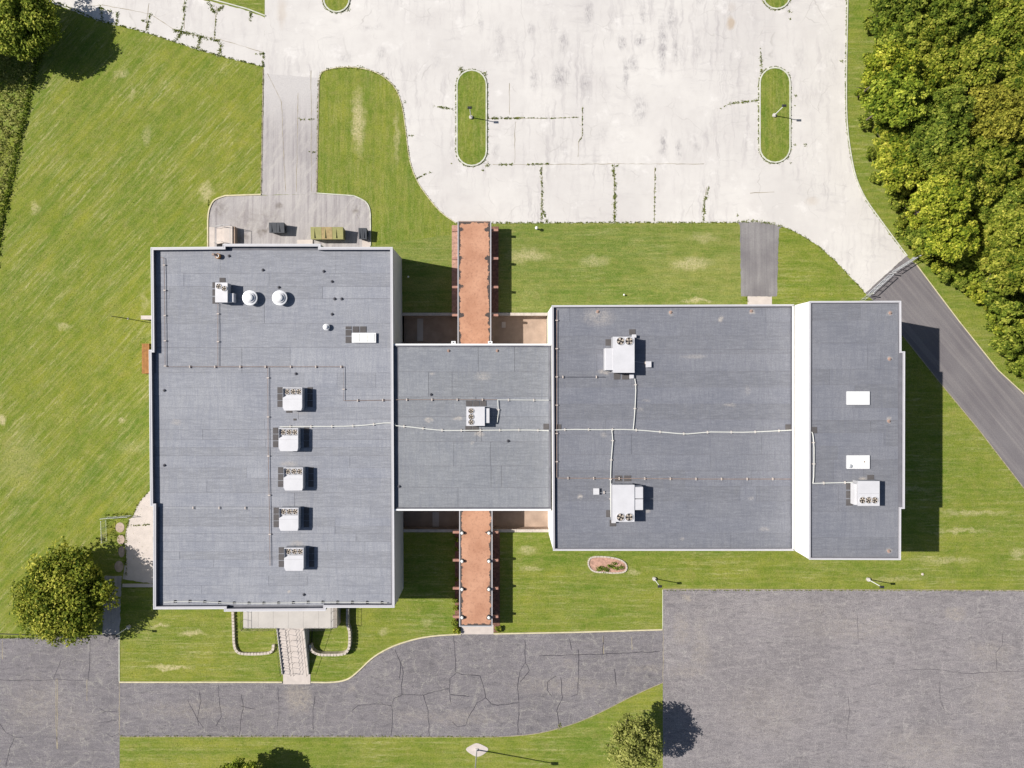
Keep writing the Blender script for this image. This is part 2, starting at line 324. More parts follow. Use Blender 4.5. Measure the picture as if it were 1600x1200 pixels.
M['conc_g'] = plain('grey_concrete', (.47,.44,.41), .9, .10, .7)
M['conc_t'] = plain('tan_paving', (.36,.265,.205), .9, .22, .9)
M['kerb'] = plain('cream_kerb', (.56,.50,.33), .9, .2, 1.5)
M['kerb_w'] = plain('white_kerb', (.52,.52,.44), .9, .25, 1.5)
M['white'] = plain('white_paint', (.74,.74,.74), .5, .04, 1)
M['coping'] = plain('coping_metal', (.43,.42,.44), .5, .07, .8, spec=.4)
M['wall_l'] = plain('pale_render', (.50,.50,.48), .85, .07, .5)
M['wall_w'] = plain('white_render', (.84,.83,.80), .85, .03, .5)
M['flash'] = plain('dark_flashing', (.10,.10,.12), .6, .3, 1)
ST_L = [(275,660,10,6,.5),(451,925,3,3,1),(450,725,16,5,.5),(465,850,12,6,.5),(470,640,18,9,.35)]
ST_M = [(670,656,8,4,.9),(716,654,9,3.5,.9),(749,678,9,4.5,1),(676,584,5,3,.7),(755,588,14,8,.5),(738,692,3,4,.6)]
ST_R = [(935,495,28,17,.5),(934,489,5,5,1),(1048,489,6,5,.8),(1126,498,5,6,1),(847,555,7,5,.8),(1175,487,5,4,.9),(944,581,12,5,.8),(1085,557,22,4,.4),(1140,633,12,4,.5),(943,680,6,5,.5),(907,776,5,5,1),(1010,798,7,5,.6),(1010,626,8,3,.4),(1174,779,5,4,.5),(1066,842,5,3,.5),(1195,827,10,4,.4),(1000,640,7,4,.35),(1168,610,6,8,.3)]
ST_T = [(1390,490,5,4,1),(1390,560,5,4,.9),(1389,656,4,6,.9),(1389,861,5,5,.8),(1349,749,8,5,1),(1325,620,4,4,.3)]
M['roof_l'] = roof_mat('roof_felt_west', (.285,.290,.312), ST_L, 6.65)
M['roof_m'] = roof_mat('roof_felt_link', (.243,.250,.264), ST_M, 6.8)
M['roof_r'] = roof_mat('roof_felt_hall', (.197,.201,.222), ST_R, 7.85)
M['roof_t'] = roof_mat('roof_felt_tower', (.200,.203,.222), ST_T, 11.5)
M['seam'] = plain('roof_seam', (.15,.15,.17), .9, .2, 1)
M['mat'] = plain('walk_pad_rubber', (.095,.088,.088), .95, .15, 2)
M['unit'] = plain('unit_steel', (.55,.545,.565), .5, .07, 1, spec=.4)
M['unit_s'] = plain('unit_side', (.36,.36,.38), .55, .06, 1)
M['dark'] = plain('dark_void', (.02,.018,.018), .8, .2, 2)
M['blade'] = plain('fan_blade', (.42,.36,.30), .5, .15, 3)
M['galv'] = plain('galvanised', (.55,.56,.58), .4, .1, 2, metal=.4)
M['rust'] = plain('rusty_pipe', (.27,.20,.17), .8, .35, 2)
M['wpipe'] = plain('white_conduit', (.62,.62,.58), .6, .08, 2)
M['black'] = plain('black_metal', (.03,.03,.034), .6, .2, 2)
M['dump'] = plain('black_plastic', (.045,.05,.06), .5, .2, 2)
M['olive'] = plain('olive_paint', (.27,.26,.10), .6, .15, 1.5)
M['olive_r'] = plain('olive_rusty', (.33,.25,.12), .7, .25, 2)
M['brick'] = plain('red_brick', (.36,.19,.145), .9, .25, 2.5)
M['mulch'] = plain('bark_mulch_shade', (.20,.105,.075), .95, .5, 3)  # shaded copy of the pink mulch, the shade put into its brown
M['mulch_p'] = plain('pink_mulch', (.42,.25,.19), .95, .4, 3)
M['wood'] = plain('brown_timber', (.33,.155,.05), .8, .3, 2)
M['bark'] = plain('bark', (.16,.13,.10), .95, .3, 3)
M['dead'] = plain('dead_wood', (.46,.41,.35), .9, .2, 3)
M['tar'] = plain('tar_line', (.045,.04,.05), .7, .3, 2)
M['joint'] = plain('joint_dirt', (.30,.26,.19), .95, .4, 2)
M['stone'] = plain('pale_stone', (.50,.44,.38), .9, .2, 3)
M['stone_d'] = plain('weathered_flag', (.40,.31,.25), .9, .3, 2)
M['glass'] = plain('white_dome', (.82,.82,.78), .3, .03, 3)
M['leaf1'] = leaf_mat('leaf_yellowgreen', (.045,.085,.008), (.25,.285,.030), (.66,.61,.11))
M['leaf2'] = leaf_mat('leaf_green', (.045,.080,.008), (.210,.265,.032), (.54,.54,.10))
M['leaf3'] = leaf_mat('leaf_pale', (.16,.19,.04), (.38,.38,.10), (.60,.56,.20))
M['leaf4'] = leaf_mat('leaf_olive', (.06,.075,.010), (.27,.27,.035), (.56,.50,.09))
M['leaf5'] = leaf_mat('leaf_bluegreen', (.045,.085,.018), (.23,.29,.055), (.48,.50,.12))
M['weed'] = leaf_mat('weed_green', (.09,.13,.018), (.20,.24,.035), (.34,.34,.07))

# ------------------------------------------------------------------ ground
def px(poly, z=0.0): return [P2(x, y, z) for x, y in poly]
def smooth(pts, k=3, closed=False):
    """Catmull-Rom through the points"""
    n = len(pts); out = []
    for i in range(n if closed else n-1):
        p = [pts[(i+j) % n] if closed else pts[min(max(i+j,0),n-1)] for j in (-1,0,1,2)]
        for t in range(k):
            t /= k
            out.append(tuple(.5*((2*p[1][c]) + (-p[0][c]+p[2][c])*t + (2*p[0][c]-5*p[1][c]+4*p[2][c]-p[3][c])*t*t + (-p[0][c]+3*p[1][c]-3*p[2][c]+p[3][c])*t**3) for c in (0,1)))
    if not closed: out.append(tuple(pts[-1]))
    return out
def rag(pts, amp, step=4.0, closed=True):
    """ragged, grass-eaten edge"""
    out = []; n = len(pts)
    for i in range(n if closed else n-1):
        a, b = pts[i], pts[(i+1) % n]; L = math.dist(a, b); m = max(1, int(L/step)) if L < 700 else 1
        for k in range(m):
            t = k/m; out.append((a[0]+(b[0]-a[0])*t + (random.uniform(-amp,amp) if m > 1 else 0), a[1]+(b[1]-a[1])*t + (random.uniform(-amp,amp) if m > 1 else 0)))
    return out
# sunken courts north and south of the link building
LW = P(613.5, 386, 7.2).x; RW = P(862, 477, 8.2).x           # east wall of west wing, west wall of hall
MN = P(616, 537, 7.0).y; MS = P(616, 798, 7.0).y              # link building faces
CN = P(0, 493).y; CS = P(0, 827).y
holeN = [(LW, MN), (RW, MN), (RW, CN), (LW, CN)]; holeS = [(LW, CS), (RW+.2, CS), (RW+.2, MS), (LW, MS)]
LAWN = [(-1400,-1400),(3000,-1400),(3000,2600),(-1400,2600)]
struct('lawn', MB().prism(px(LAWN), 0, 0, [holeN, holeS]), M['lawn'])
mb = MB()
DL = [(-900,420),(-900,60),(-100,-48),(90,6),(152,30),(220,48),(275,66),(343,87),(412,104),(408,305),(352,307),(335,314),(327,330),(326,383),(240,386),(236,760),(190,810),(160,850),(150,990),(0,991),(-900,991)]
struct('mown_field', MB().prism(px(DL), .004, .004), M['lawn_d'])
struct('north_lawn', MB().prism(px([(636,346),(1160,346),(1160,470),(1352,470),(1352,456),(1330,434),(1290,392),(1240,360),(1216,354),(1216,470),(1160,470),(860,478),(858,492),(636,492)][:3]+[(1160,484),(858,484),(856,491),(632,491),(578,400),(578,330),(600,320)]), .004, .004), M['lawn_n'])
ISL = smooth([(499,125),(503,113),(520,107),(548,105),(578,110),(602,122),(620,142),(629,170),(634,205),(640,250),(650,279),(664,302),(688,331),(713,349)], 3)
struct('upright_lawn', MB().prism(px(ISL + [(713,349),(713,365),(612,380),(579,385),(579,340),(572,316),(553,306),(495,303)]), .008, .008), M['lawn_v'])
lot = ISL[::-1] ; 
right_edge = smooth([(1416,400),(1398,376),(1373,342),(1352,312),(1337,280),(1328,240),(1322,190),(1321,120),(1323,0),(1326,-160)], 3)
sw = smooth([(1218,353),(1240,361),(1275,382),(1305,408),(1330,434),(1352,458)], 3)
lotpoly = rag([(499,125)]+ISL[1:]+[(1150,348),(1218,353)]+sw[1:]+right_edge+[(1330,-1200),(415,-1200),(414,26),(412,104),(413,128)], .45, 5)
struct('concrete_lot', MB().prism(px(lotpoly), .012, .012), M['lot'])
drv = rag([(413.5,105),(343,88),(275,67),(220,49),(152,32),(90,8),(-100,-48),(-900,-280),(-900,-420),(-100,-150),(200,-42),(310,-2),(385,16),(400,22),(414,27)], .8, 5)
struct('concrete_drive', MB().prism(px(drv), .010, .010), M['lot'])
struct('service_drive', MB().prism(px(rag([(413,115),(411,200),(408,305),(495,303),(497,200),(499,122)], .5, 5)), .014, .014), M['old'])
struct('service_yard', MB().prism(px(smooth([(408,305.5),(352,307),(336,314),(328,328),(326,345)],3)+[(326,400),(579,400),(578,345)]+smooth([(578,345),(577,328),(570,315),(553,307),(495,303)],3)), .016, .016), M['old'])
struct('side_pad', MB().prism(px(rag([(1152,347),(1156,352),(1158,463),(1214,463),(1217,358),(1222,354),(1190,347)], .6, 4)), .016, .016), M['pad'])
struct('pad_apron', MB().prism(px([(1168,463),(1206,463),(1206,486),(1168,486)]), .016, .016), M['conc'])
struct('east_drive', MB().prism(px([(1352,458),(1416,400),(1430,412)]+rag([(1430,412),(1460,452),(1500,505),(1560,580),(1600,614),(1800,800)], .5, 5, False)+[(2600,1500),(2450,1700)]+rag([(1800,1000),(1600,763),(1530,672),(1468,597),(1412,527),(1365,470)], .4, 5, False)), .008, .008), M['asph_d'])
south = [(186,1066),(441,1066),(486,1066),(510,1066.5)]+smooth([(510,1066.5),(530,1065),(546,1060),(562,1047),(580,1030),(600,1017),(625,1006),(660,996.5),(700,992),(740,991)],3)+[(790,990),(900,988),(1036,984),(1036,1066)]+smooth([(1036,1066),(1010,1077),(980,1091),(945,1109),(905,1127),(860,1141),(820,1148),(770,1151)],3)+[(187,1150.5)]
struct('south_drive', MB().prism(px(rag(south, .35, 5)), .010, .010), M['asph_s'])
struct('west_lot', MB().prism(px(rag([(-1400,998),(0,998),(186,990),(187,1060),(186.5,2600),(-1400,2600)], .4, 5)), .008, .008), M['asph_s'])
struct('east_lot', MB().prism(px(rag([(1036,921),(1600,923),(3000,925),(3000,2600),(1036,2600)], .4, 5)), .008, .008), M['asph_e'])
# left hand terrace and path
struct('patio', MB().prism(px(rag([(239,764),(228,772),(214,790),(209,806),(201,812),(197,830),(195,850),(197,872),(192,905),(240,912)], .6, 5)), .012, .012), M['conc'])
for (cx, cy, rx, ry) in ((187.5,824,7,8),(189,843,6,7.5),(190,862,5,9),(186,885,7,9)):
    struct('paving_stone', MB().prism(px(rag([(cx+rx*math.cos(a), cy+ry*math.sin(a)) for a in [i*math.pi/6 for i in range(12)]], 1.1, 3)), 0, .03), M['stone_d'])
struct('footpath', MB().prism(px(rag([(162,900),(190,900),(187,991),(160,991)], .8, 4)), .012, .012), M['old'])
struct('path_edge', MB().box(*sorted((P(192,0).x, P(240,0).x)), P(0,917).y, P(0,912).y, 0, .12), M['conc'])
# kerbs
def kerb(pts, mat, wd=.16, z=.11, closed=False): struct('kerb', MB().ribbon(px(pts), wd, 0, z, closed), mat)
kerb([(187,1065.5),(441,1065.5)], M['kerb']); kerb([(486,1065.5)]+[(x,y-.6) for x,y in south[3:14+14]]+[(720,990.6)], M['kerb'])
kerb([(771,990),(900,987.5),(1035,983.5)], M['kerb'])
kerb([(186.5,992),(186.5,1065)], M['kerb_w'], .10, .05); kerb([(187,1151),(770,1151.5)]+smooth([(770,1151.5),(820,1148.5),(860,1141.5),(905,1127.5),(945,1109.5),(980,1091.5),(1010,1077.5),(1036,1066.5)],3), M['joint'], .09, .03)
kerb([(1035.5,921),(1035.5,984)], M['kerb_w'], .08, .05); kerb([(1036,920.5),(1600,922.5),(2200,924)], M['joint'], .12, .03)
kerb([(408,304),(352,306)]+smooth([(352,306),(335,313),(327,328),(325,345)],3)+[(325,386)], M['kerb']); kerb([(495,302),(553,306)]+smooth([(553,306),(571,315),(578,328),(579,345)],3)+[(579,384)], M['kerb_w'], .12)
kerb([(x+1.2,y) for x,y in right_edge], M['kerb_w'], .12, .1); kerb([(312,-6),(386,14),(415,25)], M['kerb_w'], .14)
kerb(ISL, M['kerb'], .09, .06); kerb([(498.5,125),(495,302)], M['joint'], .12, .05); kerb([(411.5,108),(408,304)], M['joint'], .12, .05)
kerb([(1430,411),(1460,451),(1500,504),(1560,579),(1610,625)], M['kerb'], .10, .05); kerb([(1414,529),(1468,597),(1530,672),(1600,763)], M['joint'], .10, .04)
kerb([(0,990),(60,992),(160,992)], M['black'], .07, .12)
# planted islands in the lot
def stadium(x0, x1, y0, y1, n=10):
    r = (x1-x0)/2; cx = (x0+x1)/2
    return [(cx+r*math.cos(math.pi*i/n), y0+r-r*math.sin(math.pi*i/n)) for i in range(n+1)] + [(cx-r*math.cos(math.pi*i/n), y1-r+r*math.sin(math.pi*i/n)) for i in range(n+1)]
ISLS = [(714,760,110,259),(1187,1234,106,254),(506,546,-130,19),(1192,1234,-130,14)]
for (a,b,c,d) in ISLS:
    st = stadium(a,b,c,d)
    struct('kerb', MB().ribbon(px(st), .17, 0, .12, True), M['kerb_w']); struct('island_grass', MB().prism(px(st), .02, .09), M['lawn_v'])
# sealed cracks in the tarmac
def jit(pts, a=1.0, step=7):
    out = []
    for i in range(len(pts)-1):
        p, q = pts[i], pts[i+1]; m = max(1, int(math.dist(p,q)/step))
        for k in range(m): t=k/m; out.append((p[0]+(q[0]-p[0])*t+random.uniform(-a,a)*(k>0), p[1]+(q[1]-p[1])*t+random.uniform(-a,a)*(k>0)))
    out.append(pts[-1]); return out
CR = [[(709,994),(712,1030),(712,1050),(722,1054),(750,1056),(757,1078),(759,1090)],[(712,1052),(703,1060),(702,1076),(680,1080),(662,1086),(628,1085)],[(662,1086),(669,1110),(671,1150)],[(628,1086),(616,1091),(612,1102),(613,1125),(611,1150)],
 [(611,1102),(590,1100),(560,1102),(550,1110)],[(617,1015),(626,1035),(630,1050),(627,1070),(628,1085)],[(626,1035),(624,1060)],[(702,1077),(705,1100)],[(704,1085),(733,1088)],[(759,1090),(745,1098),(735,1115),(728,1133),(715,1136),(707,1128)],[(759,1090),(768,1100),(778,1102),(810,1098)],
 [(820,1000),(821,1035),(812,1050),(809,1070),(811,1100),(809,1148)],[(821,1035),(827,1048),(813,1065)],[(842,1025),(905,1023),(960,1021),(1031,1018)],[(904,1015),(904,1050),(902,1085),(893,1088)],[(876,1058),(879,1090),(870,1110),(873,1132)],[(869,1056),(856,1065),(855,1078),(862,1088)],[(943,993),(942,1022)],[(890,998),(893,1015)],[(960,1045),(963,1070)],
 [(434,1072),(436,1110),(434,1135)],[(492,1088),(489,1110),(490,1140)],[(294,1095),(309,1125),(318,1138)],[(311,1078),(314,1095),(309,1120),(311,1135)],[(341,1070),(343,1100),(346,1120),(337,1135)],[(377,1085),(380,1100),(374,1148)],[(375,1103),(400,1108)],
 [(0,1131),(10,1145),(24,1152),(36,1152)],[(22,1153),(14,1175),(9,1198)],[(95,1032),(84,1060)],[(0,1062),(60,1063),(84,1061),(130,1063)],[(141,1000),(140,1040),(138,1062)],[(156,1107),(165,1112),(183,1112)],[(152,1130),(182,1125)],[(165,1145),(175,1151),(186,1146)],
 [(1325,1088),(1328,1110),(1325,1128),(1322,1155)],[(1405,1047),(1460,1046),(1510,1052),(1560,1050),(1600,1048)],[(1558,1048),(1556,1020),(1566,1008),(1566,990)],[(1339,960),(1341,1005)],[(1468,1065),(1469,1095),(1476,1110)]]
mt = MB()
for i, c in enumerate(CR):
    ww = (.085 if i < 20 else .065) if i < 34 else .05
    mt.ribbon(px(jit(c, .8)), lambda k, ww=ww: ww*random.uniform(.55, 1.1), .016, .016)
struct('tar_cracks', mt, M['tar'])
mt = MB()
JT = [[(186.5,1066),(186.5,1150)],[(1036,984),(1036,1066)],[(90,1060),(89,1170)],[(136,1062),(136,1095)],[(88,1060),(87,1120),(90,1170)],[(942,993),(943,1022)],[(987,995),(988,1015)],[(4,1000),(4,1030)],[(872,1132),(874,1140)],[(0,1187),(1,1190)]]
for c in JT: mt.ribbon(px(jit(c, .6)), lambda k: .10*random.uniform(.4,1.1), .015, .015)
JL = [[(770,257),(860,257),(960,256),(1100,256)],[(847,257),(847,346)],[(960,256),(960,346)],[(1023,260),(1022,346)],[(1104,292),(1099,346)],[(762,185),(850,185),(905,183)],[(910,168),(910,212),(904,222),(903,245)],[(805,190),(804,255)],[(796,130),(796,180)],[(1172,302),(1210,300)],[(418,115),(440,160),(446,300)],[(466,145),(463,300)],[(486,110),(487,300)],
      [(140,10),(160,8),(200,15),(235,22),(270,45),(300,55),(345,62),(412,82)],[(233,5),(228,45)],[(285,48),(275,64)],[(313,58),(310,76)],[(347,68),(342,86)],[(288,0),(288,45)],[(160,30),(157,20)],[(184,22),(182,38)],[(338,10),(335,60)]]
for c in JL: mt.ribbon(px(jit(c, .6)), lambda k: .07*random.uniform(.3,1.2), .018, .018)
struct('joint_lines', mt, M['joint'])

# ------------------------------------------------------------------ foliage generator
def leafmesh(name, C_, Nn, size, tone, sharp=1.0):
    """one folded leaf-clump (two triangles) for every centre"""
    n = len(C_); Nn = Nn / np.linalg.norm(Nn, axis=1, keepdims=True)
    a = np.cross(Nn, rng.normal(size=(n,3))); a /= np.linalg.norm(a, axis=1, keepdims=True); b = np.cross(Nn, a)
    s = size[:,None]; f = rng.uniform(.15,.45,(n,1))
    v = np.stack([C_ - a*s*.62, C_ - b*s*.40 - Nn*s*f*.5, C_ + a*s*.62*sharp, C_ + b*s*.40 - Nn*s*f*.5], 1)
    # fold along a: middle raised
    v = v.reshape(-1,3).astype(np.float32)
    idx = np.arange(n)*4
    tri = np.stack([idx, idx+1, idx+2, idx, idx+2, idx+3], 1).reshape(-1).astype(np.int32)
    me = bpy.data.meshes.new(name); me.vertices.add(len(v)); me.vertices.foreach_set('co', v.ravel())
    me.loops.add(len(tri)); me.loops.foreach_set('vertex_index', tri); me.polygons.add(n*2)
    me.polygons.foreach_set('loop_start', np.arange(0, n*6, 3, dtype=np.int32)); me.polygons.foreach_set('loop_total', np.full(n*2, 3, dtype=np.int32))
    me.update(calc_edges=True)
    at = me.attributes.new('tone', 'FLOAT', 'POINT'); at.data.foreach_set('value', np.repeat(np.clip(tone,0,1), 4).astype(np.float32))
    return me
def crown(name, R, h, zc, lobes=26, per=420, leaf=.24, loose=0.0, flat=.8):
    Cs=[];Ns=[];Sz=[];T=[]
    for i in range(lobes):
        d = rng.normal(size=3); d /= np.linalg.norm(d); d[2] = abs(d[2])*1.0 if rng.random() < .8 else d[2]*.6
        rr = rng.uniform(.35, .93); c = d*np.array([R*rr, R*rr, h*.5*rr]); lr = R*rng.uniform(.12,.24)*(1-.2*loose)
        m = int(per*(lr/(R*.3))**1.6); q = rng.normal(size=(m,3)); q /= np.linalg.norm(q,axis=1,keepdims=True)
        rad = rng.uniform(.62,1.06,(m,1))**(1/1.5) * (1+.16*np.sin(q[:,:1]*7+i)+.14*np.sin(q[:,1:2]*9-i))
        p = c + q*rad*lr*np.array([1,1,flat]); nn = q*.8 + np.array([-.25,0,.75]) + rng.normal(size=(m,3))*.55
        Cs.append(p); Ns.append(nn); Sz.append(rng.uniform(.6,1.35,m)*leaf); T.append(np.clip(rng.normal(.44 + rng.uniform(-.24,.24), .22, m),0,1))
    p = np.concatenate(Cs); p[:,2] += zc
    return leafmesh(name, p, np.concatenate(Ns), np.concatenate(Sz), np.concatenate(T))
def trunk_mb(h, R, r0=.22):
    m = MB(); m.tube([(0,0,-.05),(0.05,0,h*.35),(-.03,.05,h*.62),(0,0,h*.9)], r0, 7, r0*.2)
    for i in range(7):
        a = i*2.4; z = h*(.3+.07*i); L = R*.6
        m.tube([(0,0,z),(math.cos(a)*L*.5, math.sin(a)*L*.5, z+L*.35),(math.cos(a)*L, math.sin(a)*L, z+L*.5)], r0*.4, 5, .02)
    return m
# (name, R, crown height, crown centre z)
PROTO = {'a': dict(R=2.9,h=4.6,zc=5.2,mat='leaf1',lobes=120,per=300,leaf=.24), 'b': dict(R=3.3,h=5.0,zc=6.2,mat='leaf2',lobes=140,per=300,leaf=.25),
         'c': dict(R=2.5,h=4.2,zc=4.8,mat='leaf4',lobes=105,per=280,leaf=.22), 'd': dict(R=2.1,h=3.2,zc=3.4,mat='leaf5',lobes=80,per=240,leaf=.22),
         'e': dict(R=1.5,h=1.9,zc=1.1,mat='leaf2',lobes=46,per=170,leaf=.20), 'f': dict(R=1.3,h=1.6,zc=.9,mat='leaf1',lobes=42,per=150,leaf=.19)}
for k, d in PROTO.items():
    d['crown'] = crown('crown', d['R'], d['h'], d['zc'], d['lobes'], d['per'], d['leaf']); d['crown'].materials.append(M[d['mat']])
    t = trunk_mb(d['zc'], d['R'], .11 if d['R'] > 1.9 else .05)
    d['trunk'] = bpy.data.meshes.new('trunk'); d['trunk'].from_pydata(t.v, [], t.f); d['trunk'].materials.append(M['bark'])
def place(kind, x, y, s=1.0, name='tree', label='', cat='tree', group=None, mat=None, zs=None):
    d = PROTO[kind]; zs = zs or s; b = P(x, y, d['zc']*zs); o = thing(name, label, cat, (b.x, b.y, 0), group)
    o.rotation_euler = (0,0,random.uniform(0,6.28)); o.scale = (s, s, zs)
    for nm, me in (('crown', d['crown']), ('trunk', d['trunk'])):
        c = bpy.data.objects.new(nm if d['R'] > 1.9 else ('foliage' if nm == 'crown' else 'stem'), me); COL.objects.link(c); c.parent = o
    return o

# woodland on the east side
struct('woodland_floor', MB().prism(px([(1380,-1200),(1382,0),(1380,60),(1374,110),(1382,190),(1397,250),(1408,330),(1424,372),(1462,406),(1510,446),(1552,470),(1566,540),(1622,608),(1775,740),(3000,1700),(3000,-1200)]), .006, .006), M['litter'])
def inwood(x, y):
    ed = [(-300,1366),(0,1372),(100,1366),(150,1356),(185,1358),(220,1372),(300,1388),(370,1402),(395,1432),(440,1478),(470,1532),(540,1552),(600,1600),(760,1760)]
    for (ya,xa),(yb,xb) in zip(ed, ed[1:]):
        if ya <= y <= yb: return x - (xa+(xb-xa)*(y-ya)/(yb-ya))
    return -1
done = []
NAMES = {'a':'yellow-green broadleaf tree in the wood','b':'tall mid-green tree in the wood','c':'olive-gold tree in the wood','d':'small bluish-green tree in the wood'}
def near(x, y, r): return all(math.dist((x,y),(u,v)) > (r+q)*.5 for u,v,q in done)
tries = 0
def wordpos(x, y):
    v = 'top edge' if y < 60 else 'level with the second island' if y < 150 else 'beside the lot\'s bend' if y < 290 else 'above the gate' if y < 400 else 'beside the east drive'
    return v
wood = []
GAPS = [(1480,38,20),(1497,232,24),(1566,352,24),(1440,190,12),(1528,160,14)]
while tries < 6000:
    tries += 1
    x = random.uniform(1376, 1760); y = random.uniform(-140, 640); d = inwood(x, y)
    if any(math.dist((x,y),(g[0],g[1])) < g[2] for g in GAPS): continue
    if y < 255 or d > 130: kind = random.choice('abab' + ('c' if x > 1480 and y > 120 else 'a')); r = PROTO[kind]['R']/.0745
    elif d > 66 and y < 400: kind = random.choice('cdaa'); r = PROTO[kind]['R']/.0765
    else: continue
    if kind == 'c' : pass
    if d < r*.55 or not near(x, y, r*1.08): continue
    done.append((x, y, r)); wood.append((kind, x, y, random.uniform(.85, 1.2)))
for kind, x, y, s in wood:
    hw = 'tall' if s > 1.04 else 'lower' if s < .96 else 'mid-height'
    hp = wordpos(x, y) if x < 1600 else 'beyond the right border'
    col = {'a':'yellow-green','b':'mid-green','c':'olive-gold','d':'bluish-green'}[kind]
    place(kind, x, y, s, 'woodland_tree', '', 'tree', 'trees of the wood', zs=s*random.uniform(.75, 1.3))
    o = [q for q in COL.objects if q.name.startswith('woodland_tree')][-1]
    o['_px'] = [x, y]; o['_col'] = col
sh = []; dn = [(NX+(x-NX)*(H-PROTO[k]['zc']*s_)/H, NY+(y-NY)*(H-PROTO[k]['zc']*s_)/H) for k, x, y, s_ in wood if inwood(x, y) < 45]; pre = list(dn)
tries = 0
while tries < 9000:
    tries += 1
    x = random.uniform(1355, 1720); y = random.uniform(-60, 700); d = inwood(x, y)
    if d < 4 or (d > 24 and y < 245) or d > 135 or (d > 70 and y < 400): continue
    if any(math.dist((x,y),q) < 15 for q in dn): continue
    if any(math.dist((x,y),(g[0],g[1])) < g[2]*.8 for g in GAPS): continue
    dn.append((x, y))
for x, y in dn:
    kind = 'e' if (x, y) in pre else random.choice('eef'); s = random.uniform(.75, 1.25) if inwood(x,y) > 18 else random.uniform(.45,.7)
    o = place(kind, x, y, s, 'woodland_shrub', '', 'shrub', 'shrubs along the edge of the wood', zs=s*random.uniform(.9, 1.7)); o['_px'] = [x, y]; o['_col'] = 'mid-green' if kind == 'e' else 'yellow-green'

# labels of the wood: neighbours named by rank from the lot edge and from the top
def lab(prefix, noun):
    L = [o for o in COL.objects if o.name.startswith(prefix)]
    for o in L:
        x, y = o['_px']; r = sorted(L, key=lambda q: math.dist(q['_px'], (x, y)))
        row = 'beyond the top edge' if y < 0 else 'top band' if y < 80 else 'upper band' if y < 160 else 'upper middle band' if y < 240 else 'middle band' if y < 320 else 'lower middle band' if y < 400 else 'lower band' if y < 500 else 'bottom band'
        dpt = inwood(x, y); de = 'at wood edge' if dpt < 25 else 'near wood edge' if dpt < 48 else 'inside wood' if dpt < 95 else 'deep in wood' if dpt < 170 else 'wood\'s far side'
        o['label'] = f"{o['_col']} {noun} {de}, {row}"
    seen = {}
    for o in L: seen.setdefault(o['label'], []).append(o)
    for k, v in seen.items():
        if len(v) > 1:
            v.sort(key=lambda q: q['_px'][1]); nth = ['topmost','second from top','third from top','fourth from top','fifth from top','sixth from top','seventh from top','eighth from top','ninth from top','tenth from top','eleventh from top','twelfth from top','thirteenth from top','fourteenth from top','fifteenth from top','sixteenth from top']
            for i, o in enumerate(v): o['label'] = f"{k}, {nth[i] if i < 16 else 'low-lying'}"
lab('woodland_tree', 'tree'); lab('woodland_shrub', 'leafy shrub')
for o in COL.objects:
    for k in ('_px', '_col'):
        if k in o: del o[k]
pts = []
while len(pts) < 30000:
    x = random.uniform(1355, 1680); y = random.uniform(-60, 700); d = inwood(x, y) + 5*math.sin(y*.09) + 3*math.sin(y*.31)
    if d > random.uniform(0, 9) - 2 and d < 95: pts.append((x, y))
UG = pts
t = thing('fallen_trunk', 'bare pale dead trunk lying in the dark gap at the right edge of the wood', 'dead tree', P(1580,370,2.2))
obj('trunk', MB().tube([P(1572,376,2.4), P(1586,369,2.7), P(1612,360,3.2), P(1650,345,3.6)], .10, 7, .17), M['dead'], t)
obj('branch', MB().tube([P(1590,368,2.8), P(1597,355,3.4)], .05, 5, .02), M['dead'], t)
t = thing('bare_branches', 'bare grey twigs showing in the dark gap at the top of the wood', 'dead branches', P(1480,38,5))
for q in ([(1466,34,4.6),(1480,36,5.4),(1503,30,6)],[(1470,45,4.5),(1490,49,5.2),(1500,44,5.6)],[(1482,20,5.5),(1490,34,5.4),(1484,48,5)],[(1472,38,5),(1486,42,5.3),(1496,40,5.5)]):
    obj('branch', MB().tube([P(*p) for p in q], .045, 5, .015), M['dead'], t)

# single trees
def bigtree(x, y, R, h, zc, mat, label, lobes=46, per=420, leaf=.24, loose=0, name='broadleaf_tree', flat=.8):
    b = P(x, y, zc); t = thing(name, label, 'tree', (b.x, b.y, 0))
    me = crown('crown', R, h, zc, lobes, per, leaf, loose, flat); me.materials.append(M[mat]); c = bpy.data.objects.new('crown', me); COL.objects.link(c); c.parent = t
    tm = trunk_mb(zc, R, .22); m2 = bpy.data.meshes.new('trunk'); m2.from_pydata(tm.v, [], tm.f); m2.materials.append(M['bark']); c = bpy.data.objects.new('trunk', m2); COL.objects.link(c); c.parent = t
    return t
bigtree(101, 927, 6.0, 6.0, 3.3, 'leaf1', 'round yellow-green tree overhanging the west lot beside the footpath', 300, 330, .27)
bigtree(34, 28, 5.0, 5.8, 3.8, 'leaf2', 'dark green tree in the upper left corner beside the concrete drive', 260, 330, .25)
bigtree(990, 1158, 3.6, 6.0, 4.8, 'leaf3', 'pale loose-crowned tree beside the east asphalt lot', 190, 170, .21, .6)
bigtree(378, 1228, 3.4, 4.5, 3.6, 'leaf2', 'dark tree crown cut by the lower edge of the picture', 130, 280)
bigtree(-75, 60, 4.2, 5.0, 4.2, 'leaf2', 'green tree just beyond the upper left corner', 130, 260)

